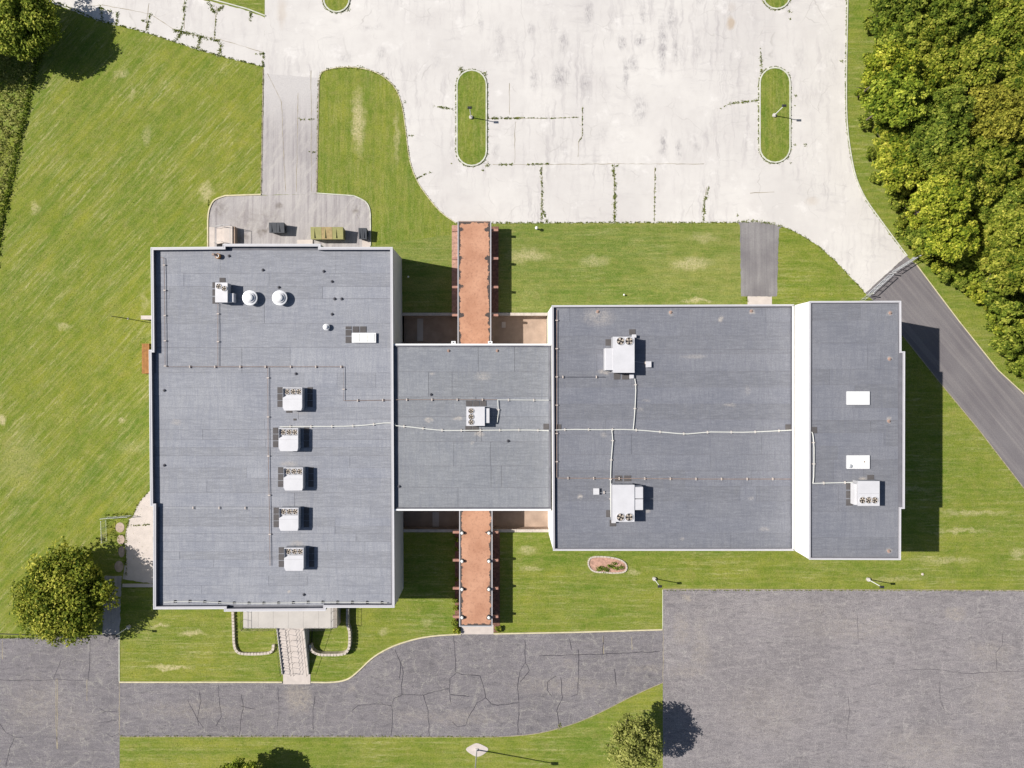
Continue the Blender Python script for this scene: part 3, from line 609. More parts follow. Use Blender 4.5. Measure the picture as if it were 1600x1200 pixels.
# rough growth along the left edge
def tufts(name, pts, size, hgt, mat, label=None, tone=(.45,.25)):
    n = len(pts); p = np.array([[*P2(x, y), 0] for x, y in pts]); p[:,2] = rng.uniform(.02, 1, n)*hgt
    nn = rng.normal(size=(n,3)) + np.array([0,0,.6]); me = leafmesh(name, p, nn, rng.uniform(.5,1.4,n)*size, rng.normal(tone[0], tone[1], n))
    me.materials.append(mat); o = bpy.data.objects.new(name, me); COL.objects.link(o); o['kind'] = 'stuff'
    if label: o['label'] = label
    return o
pts = []
def roughx(y): return np.interp(y, [60,95,150,240,330,380], [75,64,48,30,10,0])
while len(pts) < 17000:
    x = random.uniform(-140, 80); y = random.uniform(40, 420)
    if x < roughx(y) - 2 and (math.sin(x*.31+y*.11)+math.sin(y*.23-x*.17)+random.uniform(-1.3,1.8)) > -.4: pts.append((x, y))
tufts('rough_growth', pts, .22, .28, M['leaf3'], 'tall unmown weeds and grass along the left edge', (.55,.28))
pts = []
while len(pts) < 1600:
    y = random.uniform(80, 400); x = roughx(y) + random.gauss(0, 2.6) - 3
    pts.append((x, y))
tufts('ditch_weeds', pts, .20, .35, M['leaf2'], 'dark weeds along the ditch at the lawn border', (.2,.2))
tufts('undergrowth', UG, .24, .55, M['leaf2'], 'low leafy undergrowth on the woodland floor and its edge', (.38,.25))
# weeds in joints and along kerbs
W = []
def weeds(pts, wd, dens):
    for i in range(len(pts)-1):
        a, b = pts[i], pts[i+1]; L = math.dist(a,b)
        for k in range(int(L*dens)):
            t = random.random()
            if math.sin((a[0]*.9+a[1]*1.3+t*L)*.37+i*2)+math.sin((a[0]+t*L)*.9)+random.uniform(-.5,.5) < -.35: continue
            g = .35+.65*abs(math.sin((a[0]+a[1]+t*L)*.31+i))
            W.append((a[0]+(b[0]-a[0])*t+random.gauss(0, wd*g), a[1]+(b[1]-a[1])*t+random.gauss(0, wd*g)))
def clump(x, y, r, n=40):
    for _ in range(n): W.append((x+random.gauss(0,r*.5), y+random.gauss(0,r*.5)))
weeds([(235,22),(229,48)], 1.5, 10); weeds([(184,20),(182,38)],1.6,12); weeds([(157,8),(160,30)],1.5,7); weeds([(155,12),(176,19)],1.2,6); weeds([(222,32),(236,36)],1.3,6)
weeds([(272,47),(300,54),(325,60),(345,65)], 1.8, 14); weeds([(285,48),(275,64)],2,16); weeds([(313,58),(310,76)],2,16); weeds([(347,68),(342,86)],2.2,16); weeds([(290,0),(287,18)],1.8,10); weeds([(290,18),(283,48)],1.0,5); weeds([(325,2),(335,20),(352,8)],2,12)
weeds([(338,20),(335,58)],.8,4); weeds([(392,18),(391,32)],1.6,12); weeds([(412,82),(411,104)],1.2,10); weeds([(400,84),(412,84)],1.2,8)
weeds([(90,4),(152,31),(220,48),(275,66),(343,87),(412,104)],1.0,7)
for (a,b,c,d) in ISLS[:2]:
    st = stadium(a-1.5,b+1.5,c-1.5,d+1.5); weeds(st+[st[0]], .9, 7)
for (a,b,c,d) in ISLS[2:]:
    st = stadium(a-1.5,b+1.5,c-1.5,d+1.5); weeds(st+[st[0]], 1.1, 8)
for q in ((720,108,4,60),(757,116,4,60),(722,114,4,50),(762,258,4,50),(543,14,4,50),(754,266,2,20),(1234,30,2,20),(1233,18,3,30),(1243,150,2.5,24),(1242,165,1,6),(1242,226,2,22),(1258,227,3,26),(1230,246,3,24),(1235,255,2,12),(598,116,3,26),(632,160,2,16),(560,106,4,30),(545,106,3,20),(620,141,3,18),(705,256,1,4),(1316,96,3,26)): clump(*q)
weeds(ISL[:28], 1.0, 6); weeds(ISL[28:], .8, 3)
weeds([(678,166),(692,168),(712,171)],1.0,8); weeds([(762,185),(800,185),(815,184)],1.1,12); weeds([(815,184),(860,185),(905,183)],.6,3); weeds([(779,257),(800,257)],1.1,10); weeds([(824,257),(858,256)],1.0,9)
weeds([(845,262),(847,300),(846,345)],1.1,8); weeds([(847,325),(855,348)],1.3,12); weeds([(957,258),(961,285),(960,345)],1.5,14); weeds([(958,262),(966,258)],1,6); weeds([(1024,262),(1022,345)],.7,4); weeds([(1108,292),(1100,315),(1099,345)],1.3,8); clump(1100,330,3.2,60); clump(1103,310,2,24)
weeds([(1120,172),(1140,162)],.6,3); weeds([(1140,162),(1165,159),(1187,157)],1.3,12); weeds([(1189,90),(1190,114)],1.4,12); weeds([(1188,75),(1189,90)],.6,4); weeds([(910,168),(910,212),(904,222)],.5,4); weeds([(650,280),(662,273),(675,269)],.8,7); weeds([(637,212),(648,212)],.8,4); clump(642,257,2,14)
weeds([(713,348),(860,348),(960,347.5),(1150,347.5)],.9,6); clump(1153,336,2,20); weeds([(1152,347),(1180,345),(1205,349),(1222,354)],1.4,8); weeds(sw, .9, 4); weeds([(1323,0),(1321,120),(1322,190),(1328,240),(1340,285)], .9, 5); weeds([(1352,312),(1398,376),(1416,398)],.9,4)
weeds([(411,108),(408,303)],.8,4); weeds([(497,125),(495,300)],.8,3); weeds([(465,187),(495,186)],1.0,4); weeds([(482,237),(493,238)],.8,5)
weeds([(201,812),(197,832),(197,900)],1.4,6); weeds([(200,822),(238,819)],.8,5); weeds([(180,835),(196,836)],1,5); weeds([(208,806),(214,790),(230,770)],.8,4)
weeds([(875,1130),(874,1137)],1.5,10); weeds([(187,1150),(600,1150),(780,1151)],.7,2); weeds([(1036,922),(1200,922),(1600,923)],.6,3); weeds([(164,805),(205,803)],1.6,6); weeds([(168,815),(185,845)],5,8); weeds([(0,996),(40,997),(150,995)],1.3,5)
weeds([(860,480),(855,492),(775,492)],.7,3); weeds([(1166,462),(1168,474)],.9,5); weeds([(326,310),(324,386)],.7,3)
tufts('joint_weeds', W, .12, .05, M['weed'], 'green weeds sprouting in concrete joints and along kerbs', (.40,.28))
# longer clumps and dry tufts in the mown grass
pts = []
while len(pts) < 5000:
    x = random.uniform(-40, 1640); y = random.uniform(-40, 1240)
    inl = (x < 232 and 120 < y < 980 and y > 120 + 0*x) or (800 < x < 1600 and 865 < y < 915) or (190 < x < 700 and 1155 < y < 1240) or (860 < x < 1150 and 352 < y < 470) or (1475 < x < 1560 and 790 < y < 915) or (190 < x < 360 and 960 < y < 1060) or (505 < x < 620 and 150 < y < 380)
    if inl and math.sin(x*.07)+math.sin(y*.09+x*.05) > -.3 and y > 40+x*.35: pts.append((x, y))
tufts('lawn_tufts', pts, .10, .02, M['weed'], 'slightly longer tufts standing in the mown lawns', (.7,.3))

# ------------------------------------------------------------------ buildings
def inset(poly, d):
    n = len(poly); area = sum(poly[i][0]*poly[(i+1)%n][1]-poly[(i+1)%n][0]*poly[i][1] for i in range(n)); sg = 1 if area > 0 else -1; out = []
    L = []
    for i in range(n):
        a = Vector(poly[i]); b = Vector(poly[(i+1)%n]); e = (b-a).normalized(); nr = Vector((-e.y, e.x))*sg; L.append((a+nr*d, e))
    for i in range(n):
        (p, u), (q, v) = L[i-1], L[i]; den = u.x*v.y-u.y*v.x
        t = ((q.x-p.x)*v.y-(q.y-p.y)*v.x)/den; out.append((p.x+u.x*t, p.y+u.y*t))
    return out
def building(name, label, outline, z, roofz, wallmat, rmat, rows, xr, cop=.3, base=0.0, copmat=None, skip=(), nrow=2):
    poly = px(outline, z); c = Vector((sum(p[0] for p in poly)/len(poly), sum(p[1] for p in poly)/len(poly), 0))
    t = thing(name, label, 'building', (c.x, c.y, 0)); inn = inset(poly, cop); wi = inset(poly, .04); win = inset(poly, cop-.04)
    n = len(poly)
    obj('wall', MB().prism(wi, base-.1, z-.09, [win]), wallmat, t)
    obj('inner_flashing', MB().prism(inset(poly, cop-.04), roofz-.3, z-.13, [inset(poly, cop-.005)]), M['flash'], t)
    for i in range(n):
        if i in skip: continue
        j = (i+1) % n; a, b, cc, d = poly[i], poly[j], inn[j], inn[i]
        m = MB(); m.prism([a, b, cc, d], z-.10, z, bottom=True)
        # standing joints
        obj('coping', m, copmat or M['coping'], t)
        lip = inset(poly, .09); obj('edge_lip', MB().prism([a, b, lip[j], lip[i]], z+.001, z+.03), M['unit'], t)
    rd = obj('roof_deck', MB().prism(inset(poly, cop-.01), roofz-.25, roofz-.03), M['seam'], t)
    for r in range(len(rows)-1):
        y0, y1 = rows[r], rows[r+1]; x0, x1 = xr(y0, y1)
        cuts = [x0] + sorted(random.uniform(x0+20, x1-20) for _ in range(random.randint(0, nrow))) + [x1]
        cuts = [cuts[0]] + [cuts[k] for k in range(1, len(cuts)) if cuts[k]-cuts[k-1] > 15 or k == len(cuts)-1]
        for k in range(len(cuts)-1):
            a = P(cuts[k], y1, roofz); b = P(cuts[k+1], y0, roofz); g = random.choice((.006,.010,.018))
            obj('roofing_sheet', MB().prism([(a.x+g, a.y+g),(b.x-g, a.y+g),(b.x-g, b.y-g),(a.x+g, b.y-g)], roofz-.028, roofz-random.uniform(0, .012)), rmat, t)
    return t, poly
WO = [(235.5,386.5),(348,385.5),(348,381),(501,381),(501,386),(613.5,386),(616.5,949.5),(509,949.5),(509,954.5),(350,955.5),(350,951.5),(239.5,952),(239.5,791),(234.8,791),(232.6,546.5),(237,546.5)]
def xr_l(y0, y1):
    return (249.5 if y0 > 780 else 240.5 if y0 >= 546 else 243.5), 611
rows_l = [391,427,447.5,466.5,505,543,582.5,606,618,637,655,671,687,697,712,731,747,770,785,790.5,809,815,834,846,862,874,887,900,915,928,940,947]
rows_l = [391,427,447.5,466.5,505,543,582.5,606,618,637,655,671,687,699,712,731,747,770,792,809,822,834,846,862,874,887,900,915,928,946]
west, pw = building('west_wing', 'large grey flat-roofed west wing with a row of five rooftop units', WO, 7.2, 6.65, M['wall_l'], M['roof_l'], rows_l, xr_l, nrow=3)
LO = [(617.5,537),(860,537),(860,798),(617.5,798)]
eps = .015
mo = [P2(*q, 7.0) for q in LO]; mo[0] = (LW+.03, mo[0][1]); mo[3] = (P(616.5,949.5,7.2).x+.03-.06, mo[3][1]); mo[1] = (RW-eps, mo[1][1]); mo[2] = (RW-eps, mo[2][1])
t = thing('link_building', 'low grey link block between the two larger wings, one rooftop unit', 'building', (-3.8, -6, 0))
obj('wall', MB().prism(inset(mo, .03), -1.6, 6.78), M['wall_l'], t)
x0, x1 = mo[0][0], mo[1][0]
obj('coping', MB().box(x0, x1, MN-.2, MN, 6.78, 7.0), M['white'], t); obj('coping', MB().box(x0, x1, MS, MS+.2, 6.78, 7.0), M['white'], t)
obj('inner_flashing', MB().box(x0, x1, MN-.36, MN-.202, 6.78, 6.93), M['flash'], t)
obj('inner_flashing', MB().box(x0, x1, MS+.202, MS+.34, 6.78, 6.9), M['flash'], t)
rws = [541,581,620,651,690,728,762,793]
obj('roof_deck', MB().box(x0, x1, MS+.34, MN-.36, 6.7, 6.785), M['seam'], t)
for a, b in zip(rws, rws[1:]):
    cuts = [623]+sorted(random.uniform(650, 830) for _ in range(random.randint(1,2)))+[857.5]
    for k in range(len(cuts)-1):
        p = P(cuts[k], b, 6.8); q = P(cuts[k+1], a, 6.8)
        obj('roofing_sheet', MB().prism([(p.x+.018,p.y+.018),(q.x-.018,p.y+.018),(q.x-.018,q.y-.018),(p.x+.018,q.y-.018)], 6.79, 6.815-random.uniform(0,.01)), M['roof_m'], t)
link = t
hall, ph = building('hall_wing', 'wide grey flat-roofed hall wing with two large rooftop units', [(862,477),(1241,475.5),(1241,860.5),(864,860.5)], 8.2, 7.85, M['wall_w'], M['roof_r'],
    [481,503,525,546,552,580,605,631,655,679,710,735,760,783,808,833,856.5], lambda a, b: (868, 1236), cop=.22, base=-1.5, skip=(1,), copmat=M['coping'], nrow=2)
TO = [(1264.5,470.5),(1408,470),(1408.5,549),(1414,549),(1413.5,795),(1407.8,795),(1407.5,875),(1264,874.5)]
tow, pt = building('stage_tower', 'tallest grey-roofed block with a bright white west wall', TO, 11.7, 11.5, M['wall_w'], M['roof_t'],
    [474.5,500,536,577,601,637,657,676,697,718,758,799,840,858,870], lambda a, b: (1268.5, 1403.5), cop=.2, nrow=2)
# standing seam marks and edge stays on parapet flashing
def drain(par, x, y, z, s=1.0, mat='rust'):
    p = P(x, y, z); t = thing('roof_drain', '', 'drain', p, 'roof drains')
    obj('rim', MB().cyl(p, .17*s, p.z-.02, p.z+.03, 12), M['mulch_p'], t); obj('strainer', MB().lathe(p, [(.12*s,p.z+.03),(.11*s,p.z+.12),(.04*s,p.z+.15)], 10), M[mat], t); return t
for (x, y, z, l) in ((934,487,7.85,'rusty roof drain in the pale stain on the hall roof, left of three'),(1048,488,7.85,'rusty roof drain on the hall roof, middle of the north edge'),(1174,486,7.85,'small roof drain on the hall roof, right of the north edge'),
    (701,548,6.82,'roof drain on the link roof, left one by the north edge'),(777,548,6.82,'roof drain on the link roof, right one by the north edge'),(1391,489,11.5,'roof drain in the upper right corner of the tower roof'),(1390,561,11.5,'ochre roof drain below the upper right corner of the tower roof'),
    (1389,658,11.5,'roof drain halfway down the tower roof'),(1389,861,11.5,'roof drain in the lower right corner of the tower roof')):
    drain(None, x, y, z)['label'] = l

# ------------------------------------------------------------------ rooftop plant
def fan(parent, c, z, r, nb=5, ph=0.0):
    f = obj('fan', MB().cyl(c, r, z, z+.015, 18), M['dark'], parent)  # near-black disc paints the shade of the recess behind the blades
    rg = MB(); n = 18
    rg.lathe(c, [(r*1.12, z), (r*1.12, z+.07), (r*1.0, z+.07), (r*.98, z+.016)], n); rg.f.pop()
    obj('fan_ring', rg, M['unit'], f)
    b = MB()
    for k in range(nb):
        a = ph + 2*math.pi*k/nb; a2 = a + 2*math.pi/nb*.42
        pts = [(.18*r, a), (.93*r, a-.05), (.93*r, a2+.10), (.2*r, a2)]
        v = [(c[0]+q*math.cos(w_), c[1]+q*math.sin(w_), z+.045-.02*(i in (2,3))) for i, (q, w_) in enumerate(pts)]
        b.add(v, [(0,1,2,3)])
    obj('blades', b, M['blade'], f)
    obj('hub', MB().cyl(c, r*.22, z+.03, z+.065, 10), M['dark'], f)
def MB_mesh(mb, name, mat, parent):
    off = parent['_abs']; me = bpy.data.meshes.new(name); me.from_pydata([(x-off[0], y-off[1], z-off[2]) for x, y, z in mb.v], [], mb.f); me.materials.append(mat); return me
def rtu(name, label, rect, roofz, h, fans, fr, ext=None, group=None, nb=5, bev=.05, taper=None, seams=1, exth=None):
    """packaged rooftop unit; rect and fans surveyed at the height of its top"""
    zt = roofz + h; x0, y0, x1, y1 = rect; a = P(x0, y1, zt); b = P(x1, y0, zt)
    t = thing(name, label, 'air conditioner', ((a.x+b.x)/2, (a.y+b.y)/2, roofz), group)
    obj('curb', MB().box(a.x+.12, b.x-.12, a.y+.12, b.y-.12, roofz-.03, roofz+.22), M['flash'], t)
    if taper:                                      # body with clipped lower corners
        k = taper*.075; ww = b.x-a.x
        poly = [(a.x+k*.9, a.y), (b.x-k*.5, a.y), (b.x, a.y+k*1.7), (b.x, b.y), (a.x, b.y), (a.x, a.y+k*1.7)]
    else: poly = [(a.x,a.y),(b.x,a.y),(b.x,b.y),(a.x,b.y)]
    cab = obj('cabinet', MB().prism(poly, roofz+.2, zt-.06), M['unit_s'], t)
    if taper:
        r_ = fr+.07; fy = P(0, fans[0][1], zt).y; fx0, fx1 = P(fans[0][0], 0, zt).x-r_-.03, P(fans[-1][0], 0, zt).x+r_
        bay = [(fx0, fy+r_), (fx1, fy+r_), (fx1, fy-r_), (fx0+.55, fy-r_), (fx0, fy-r_-.30)]
        obj('top_panel', MB().prism(inset(poly, -.03), zt-.27, zt-.004, [bay]), M['unit'], t)
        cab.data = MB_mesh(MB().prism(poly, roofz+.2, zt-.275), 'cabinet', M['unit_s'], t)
    else: obj('top_panel', MB().prism(inset(poly, -.03), zt-.06, zt-.004), M['unit'], t)
    for i in range(seams):
        yy = a.y + (b.y-a.y)*(i+1)/(seams+1)
        obj('panel_seam', MB().box(a.x+.05, b.x-.05, yy-.012, yy+.012, zt-.004, zt+.012), M['unit_s'], t)
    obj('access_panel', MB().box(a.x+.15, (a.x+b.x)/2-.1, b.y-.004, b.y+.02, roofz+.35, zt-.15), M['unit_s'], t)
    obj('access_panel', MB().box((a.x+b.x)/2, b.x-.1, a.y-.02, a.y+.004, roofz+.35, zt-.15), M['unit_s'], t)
    if ext:
        for e in ext:
            ez = roofz + (exth or h*.85); p = P(e[0], e[3], ez); q = P(e[2], e[1], ez)
            o = obj('hood', MB().bbox(p.x, q.x, p.y, q.y, roofz+.15, ez, .03), M['unit'], t)
    for i, f in enumerate(fans):
        c = P(f[0], f[1], zt); fan(t, c, zt-.003-(.26 if taper else 0), fr, nb, i*.5)
    return t
def mat_(x0, y0, x1, y1, z, parent_label):
    p = P(x0, y1, z); q = P(x1, y0, z)
    o = obj('walk_pad', MB().bbox(p.x, q.x, p.y, q.y, z-.0+.004, z+.035, .01), M['mat']); o['label'] = parent_label; o['category'] = 'walk pad'; o['group'] = 'dark rubber walk pads on the roofs'
    return o
UN = [((442,606,471.5,641),'topmost'),((435,669,466,705),'second from the top'),((443,731,473,766),'third, middle'),((436,794,466,829),'fourth from the top'),((444,856,474,892),'lowest')]
(r0, lb0) = UN[0]
u0 = rtu('rooftop_unit', 'white rooftop unit with three fans, topmost in the column of five', r0, 6.65, 1.3, [(447.5,612),(457,612),(466,612)], .31, group='rooftop units in a column on the west wing', taper=2.6, seams=1)
for (rc, lb) in UN[1:]:
    za = P((rc[0]+rc[2])/2, (rc[1]+rc[3])/2, 7.95)
    dup(u0, (za.x, za.y, 6.65), f'white rooftop unit with three fans, {lb} in the column of five')
for (rc, lb), dx in zip(UN, (0,0,0,0,0)):
    x, y = rc[0]-8.5, rc[1]-1
    nm = {'topmost':'first','second from the top':'second','third, middle':'third','fourth from the top':'fourth','lowest':'last'}[lb]
    for k, w_ in enumerate(('upper','middle','lower')):
        mat_(x, y+k*10.6, x+8, y+k*10.6+9.6, 6.655, f'dark square pad left of the {nm} unit down the west wing, {w_} of three')
    for k, w_ in enumerate(('upper','middle','lower')):
        mat_(rc[2]+9, y+k*10.6, rc[2]+17, y+k*10.6+9.6, 6.655, f'shaded pad right of the {nm} unit down the west wing, {w_} of three')
mat_(447,641.5,456.5,645,6.655,'thin pad just below the topmost unit of the column'); mat_(458.5,654,463,657,6.655,'tiny dark pad between the first and second unit of the column')
rtu('rooftop_unit','white rooftop unit with three stacked fans on the link roof', (729,636,757,665), 6.82, 1.25, [(736,642),(736,651),(736,659.5)], .30, ext=[(757,638,765,661)], seams=0)
for i,(a_, n_) in enumerate(((728,'left'),(739,'middle'),(750,'right'))): mat_(a_,626,a_+10,634.5,6.82,f'dark pad above the link roof unit, {n_} of three')
for i,(a_, n_) in enumerate(((727,'left'),(738,'right'))): mat_(a_,665.5,a_+10,674.5,6.82,f'dark pad below the link roof unit, {n_} one')
rtu('rooftop_unit','small white rooftop unit with two black fans beside the twin dome fans', (336.5,442,355,472), 6.65, 1.3, [(341.8,447.3),(350.3,450.8)], .29, ext=[(355,458,365,472)], exth=.9, seams=0)
for q, l in (((343,434,352,441),'dark pad above the two-fan unit on the west wing'),((332,441,336,450),'narrow pad left of the two-fan unit, top one'),((332,452,336,462),'narrow pad left of the two-fan unit, middle one'),((332,464,342,474.5),'narrow pad left of the two-fan unit, bottom one')): mat_(*q, 6.655, l)
rtu('rooftop_unit','large white unit with two fans at its top end on the hall roof', (958,526.5,991,582), 7.85, 1.6, [(969.5,533),(983,533)], .42, ext=[(946,544,958,578.5)], seams=0, nb=4, exth=1.55)
rtu('rooftop_unit','large white unit with two fans at its bottom end on the hall roof', (957.5,758,991,815), 7.85, 1.6, [(969.5,808),(983,808)], .42, ext=[(991.3,761,1005,779),(991.3,780,1005,797)], seams=0, nb=4, exth=1.5)
rtu('rooftop_unit','white unit with three fans in a row on the tower roof', (1341,752,1374,790), 11.5, 1.35, [(1347.5,781.5),(1357,781.5),(1366.5,781.5)], .34, ext=[(1336,756,1341,789)], seams=1, exth=1.1)
for q, l in (((983,514.5,993,523),'pad above the upper hall roof unit'),((946,530,956.5,540),'pad left of the fans of the upper hall roof unit'),((959,583,969,593),'left pad below the upper hall roof unit'),((972,583,982.5,593),'right pad below the upper hall roof unit'),
    ((960.5,743,972,752),'left pad above the lower hall roof unit'),((975,743,986,752),'right pad above the lower hall roof unit'),((947,797,954,808),'pad left of the lower hall roof unit'),((952.5,812.5,962.5,822.5),'pad below the lower hall roof unit'),
    ((870.5,663,877,671),'pad on the hall roof where the white conduit crosses the parapet')): mat_(*q, 7.855, l)
for q, l in (((1355,742,1365.5,751),'pad above the tower roof unit'),((1322,755,1332,765),'upper pad left of the tower roof unit'),((1322,767,1332,778),'middle pad left of the tower roof unit'),((1322,780,1332,790),'lower pad left of the tower roof unit'),((1268,667,1276.5,677),'pad at the west edge of the tower roof')): mat_(*q, 11.505, l)
mat_(1227,663,1237.5,671.5,7.855,'pad on the hall roof at the foot of the white wall'); mat_(849,662,857.5,671,6.82,'pad at the east end of the link roof')
for q, l in (((540,510,549,514.5),'flat thin pad at the upper left of the west wing skylight'),((540,515.5,549,524.5),'square pad left of the west wing skylight'),((540,526,549,536),'lowest pad left of the west wing skylight'),((551,510,561,519.5),'middle pad above the west wing skylight'),((562.5,510,572.5,519.5),'right pad above the west wing skylight')): mat_(*q, 6.655, l)
# small boxes
def smallbox(x0,y0,x1,y1,z,h,label,name='junction_box',cat='box'):
    p = P(x0,y1,z+h); q = P(x1,y0,z+h); t = thing(name,label,cat,((p.x+q.x)/2,(p.y+q.y)/2,z))
    obj('casing', MB().box(p.x,q.x,p.y,q.y,z+.1,z+h-.04), M['unit_s'], t); obj('lid', MB().bbox(p.x-.03,q.x+.03,p.y-.03,q.y+.03,z+h-.04,z+h,.012), M['unit'], t)
    obj('foot', MB().box(p.x+.08,q.x-.08,p.y+.08,q.y-.08,z,z+.1), M['flash'], t); return t
smallbox(1009.5,565,1017.5,573.5,7.85,.35,'small white box right of the upper hall roof unit'); smallbox(927.5,763.5,936,772.5,7.85,.35,'small white box left of the lower hall roof unit')
smallbox(988,523,994,527,7.85,.5,'small grey box at the top corner of the upper hall roof unit'); smallbox(956,811,962,817,7.85,.4,'small grey box at the lower left corner of the lower hall roof unit'); smallbox(984,585,990,591,7.85,.35,'small junction box under the upper hall roof unit at the conduit end')
def skylight(x0,y0,x1,y1,z,h,label,cols=2):
    p = P(x0,y1,z+h); q = P(x1,y0,z+h); t = thing('skylight', label, 'skylight', ((p.x+q.x)/2,(p.y+q.y)/2,z))
    obj('curb', MB().box(p.x,q.x,p.y,q.y,z-.02,z+h-.05), M['unit_s'], t)
    obj('frame', MB().prism([(p.x-.03,p.y-.03),(q.x+.03,p.y-.03),(q.x+.03,q.y+.03),(p.x-.03,q.y+.03)], z+h-.05, z+h, [[(p.x+.07,p.y+.07),(q.x-.07,p.y+.07),(q.x-.07,q.y-.07),(p.x+.07,q.y-.07)]]), M['white'], t)
    w_ = (q.x-p.x-.14)/cols
    for i in range(cols): obj('pane', MB().bbox(p.x+.07+i*w_+.005, p.x+.07+(i+1)*w_-.005, p.y+.07, q.y-.07, z+h-.05, z+h+.03, .06), M['glass'], t)
    return t
skylight(550,520.5,587,535,6.65,.28,'long white skylight near the east edge of the west wing roof', 3)
skylight(1323.5,612,1358.5,632,11.5,.2,'clean white skylight on the tower roof, the upper one'); sk = skylight(1323.5,712,1358.5,732,11.5,.2,'white skylight with a round vent in its corner on the tower roof')
c = P(1328,728,11.7); obj('round_vent', MB().lathe(c, [(.2,11.70),(.2,11.84),(.14,11.9),(.05,11.92)], 14), M['galv'], sk); c = P(1350.5,721.5,11.7); obj('stain_cap', MB().cyl(c, .09, 11.72, 11.75, 8), M['rust'], sk)
def dome(x, y, r, z, h, label, small=False):
    c = P(x, y, z+h*.6); rr = r*.0735; t = thing('exhaust_fan', label, 'roof vent', (c.x,c.y,z))
    obj('curb', MB().box(c.x-rr*.75,c.x+rr*.75,c.y-rr*.75,c.y+rr*.75,z,z+h*.25), M['unit_s'], t)
    obj('housing', MB().lathe(c, [(rr*.55,z+h*.2),(rr*.6,z+h*.5),(rr*1.0,z+h*.62),(rr*1.02,z+h*.72),(rr*.8,z+h*.74)], 24), M['galv'], t)
    obj('cowl', MB().lathe(c, [(rr*.74,z+h*.74),(rr*.72,z+h*.85),(rr*.55,z+h*.9)], 24), M['unit'], t)
    obj('cap', MB().lathe(c, [(rr*.5,z+h*.9),(rr*.48,z+h*1.05),(rr*.3,z+h*1.12),(rr*.1,z+h*1.14)], 20), M['white'], t); return t
dome(391,465.5,11.5,6.65,.95,'round white exhaust fan next to the two-fan unit, left of the pair'); dome(437.5,465.5,11.5,6.65,.95,'round white exhaust fan on the west wing, right of the pair'); dome(510,511,5,6.65,.55,'small white mushroom vent left of the long skylight')
def vent(x, y, z, label, h=.18, r=.09, mat='black'):
    c = P(x, y, z); t = thing('vent_pipe', label, 'vent', c, 'small pipe vents on the west wing roof')
    obj('pipe', MB().cyl(c, r, z, z+h, 8), M[mat], t); obj('boot', MB().lathe(c, [(r*2.2,z),(r*1.3,z+.07)], 10), M['flash'], t)
for (x,y,l) in ((411,422,'thin vent pipe above the right dome fan'),(506,424,'thin vent pipe left of two near the upper middle of the west roof'),(519,440,'thin vent pipe right of two near the upper middle of the west roof'),(523,467,'left of two close vent pipes on the same seam'),(534,467,'right of two close vent pipes on the same seam'),(519,491,'vent pipe just above the mushroom vent'),(475,929,'vent pipe near the south edge of the west roof'),(257,610,'vent pipe near the west parapet, upper one'),(257,727,'vent pipe near the west parapet, lower one'),(436,449,'vent stub above the right dome fan'),(624,760,'black vent stub in the lower left of the link roof'),(673.5,616.5,'tiny vent on the link roof above the pipe'),(358,400,'vent pipe right of the brown hood'),(794,689,'tiny vent right of the link roof unit'),(462.5,584,'small vent under the pipe on the west roof')): vent(x, y, 6.65 if x < 612 else 6.82, l)
c = P(340,400,7.0); t = thing('exhaust_hood','brown gooseneck hood near the upper left corner of the west roof','vent',(c.x,c.y,6.65))
obj('pipe', MB().tube([(c.x,c.y,6.6),(c.x,c.y,7.1),(c.x-.25,c.y+.12,7.3),(c.x-.5,c.y+.16,7.15)], .14, 10), M['rust'], t); obj('body', MB().cyl(c, .3, 6.65, 7.05, 14), M['wood'], t); obj('cap', MB().cyl(c, .2, 7.05, 7.12, 12), M['galv'], t)
# pipe runs
def pipe(label, runs, z, mat, r=.032, step=2.9, name='roof_pipe', off=1.2, hgt=.16, blk='conc', bs=1.0):
    a = P(*runs[0][0], z+hgt); t = thing(name, label, 'pipe', (a.x, a.y, z), 'pipe runs across the roofs')
    for run in runs:
        pts = [P(x, y, z+hgt) for x, y in run]; obj('pipe', MB().tube(pts, r, 6), M[mat], t); acc = off
        for k in range(len(pts)-1):
            d = pts[k+1]-pts[k]; L = d.length; u = d/L
            while acc < L:
                q = pts[k]+u*acc; hx, hy = (.055, .14) if abs(u.x) > abs(u.y) else (.14, .055)
                obj('support_block', MB().box(q.x-hx*bs, q.x+hx*bs, q.y-hy*bs, q.y+hy*bs, z, z+hgt+.03), M[blk], t); acc += step
            acc -= L
    return t
pipe('rust-brown pipe loop inside the upper left of the west wing roof', [[(251,402),(256,403),(257,440),(258,573),(340,573),(419,573),(537,573),(537,626),(613,625)]], 6.65, 'rust')
pipe('rusty pipe running down from the two-fan unit on the west roof', [[(340.5,474),(340.5,572)]], 6.65, 'rust', step=3.2)
pipe('long rusty vertical pipe left of the five-unit column', [[(418.5,574),(419,700),(421,800),(422,884)]], 6.65, 'rust', step=4.5)
pipe('thin grey pipe with white blocks near the west step of the roof', [[(258,793.5),(420,794)]], 6.65, 'galv', .02, 3.0, off=3.2)
pipe('white wavy conduit from the second unit to the east edge of the west roof', [smooth([(437,667),(480,666.5),(540,666),(575,664),(600,661),(613,661)],2)], 6.65, 'wpipe', .06, 2.4)
pipe('white conduit along the south edge of the west roof', [smooth([(256,941),(300,939.5),(352,942),(400,942.5),(450,942),(480,941),(560,941),(605,942)],2)], 6.65, 'wpipe', .04, 1.7, blk='black')
pipe('rusty pipe across the upper link roof', [[(619,624.5),(777,624.5)]], 6.82, 'rust'); pipe('white pipe on the upper link roof right of the unit', [[(778,624.8),(857.5,625.3)],[(777.5,624),(779,643),(777,660)]], 6.82, 'wpipe', .04)
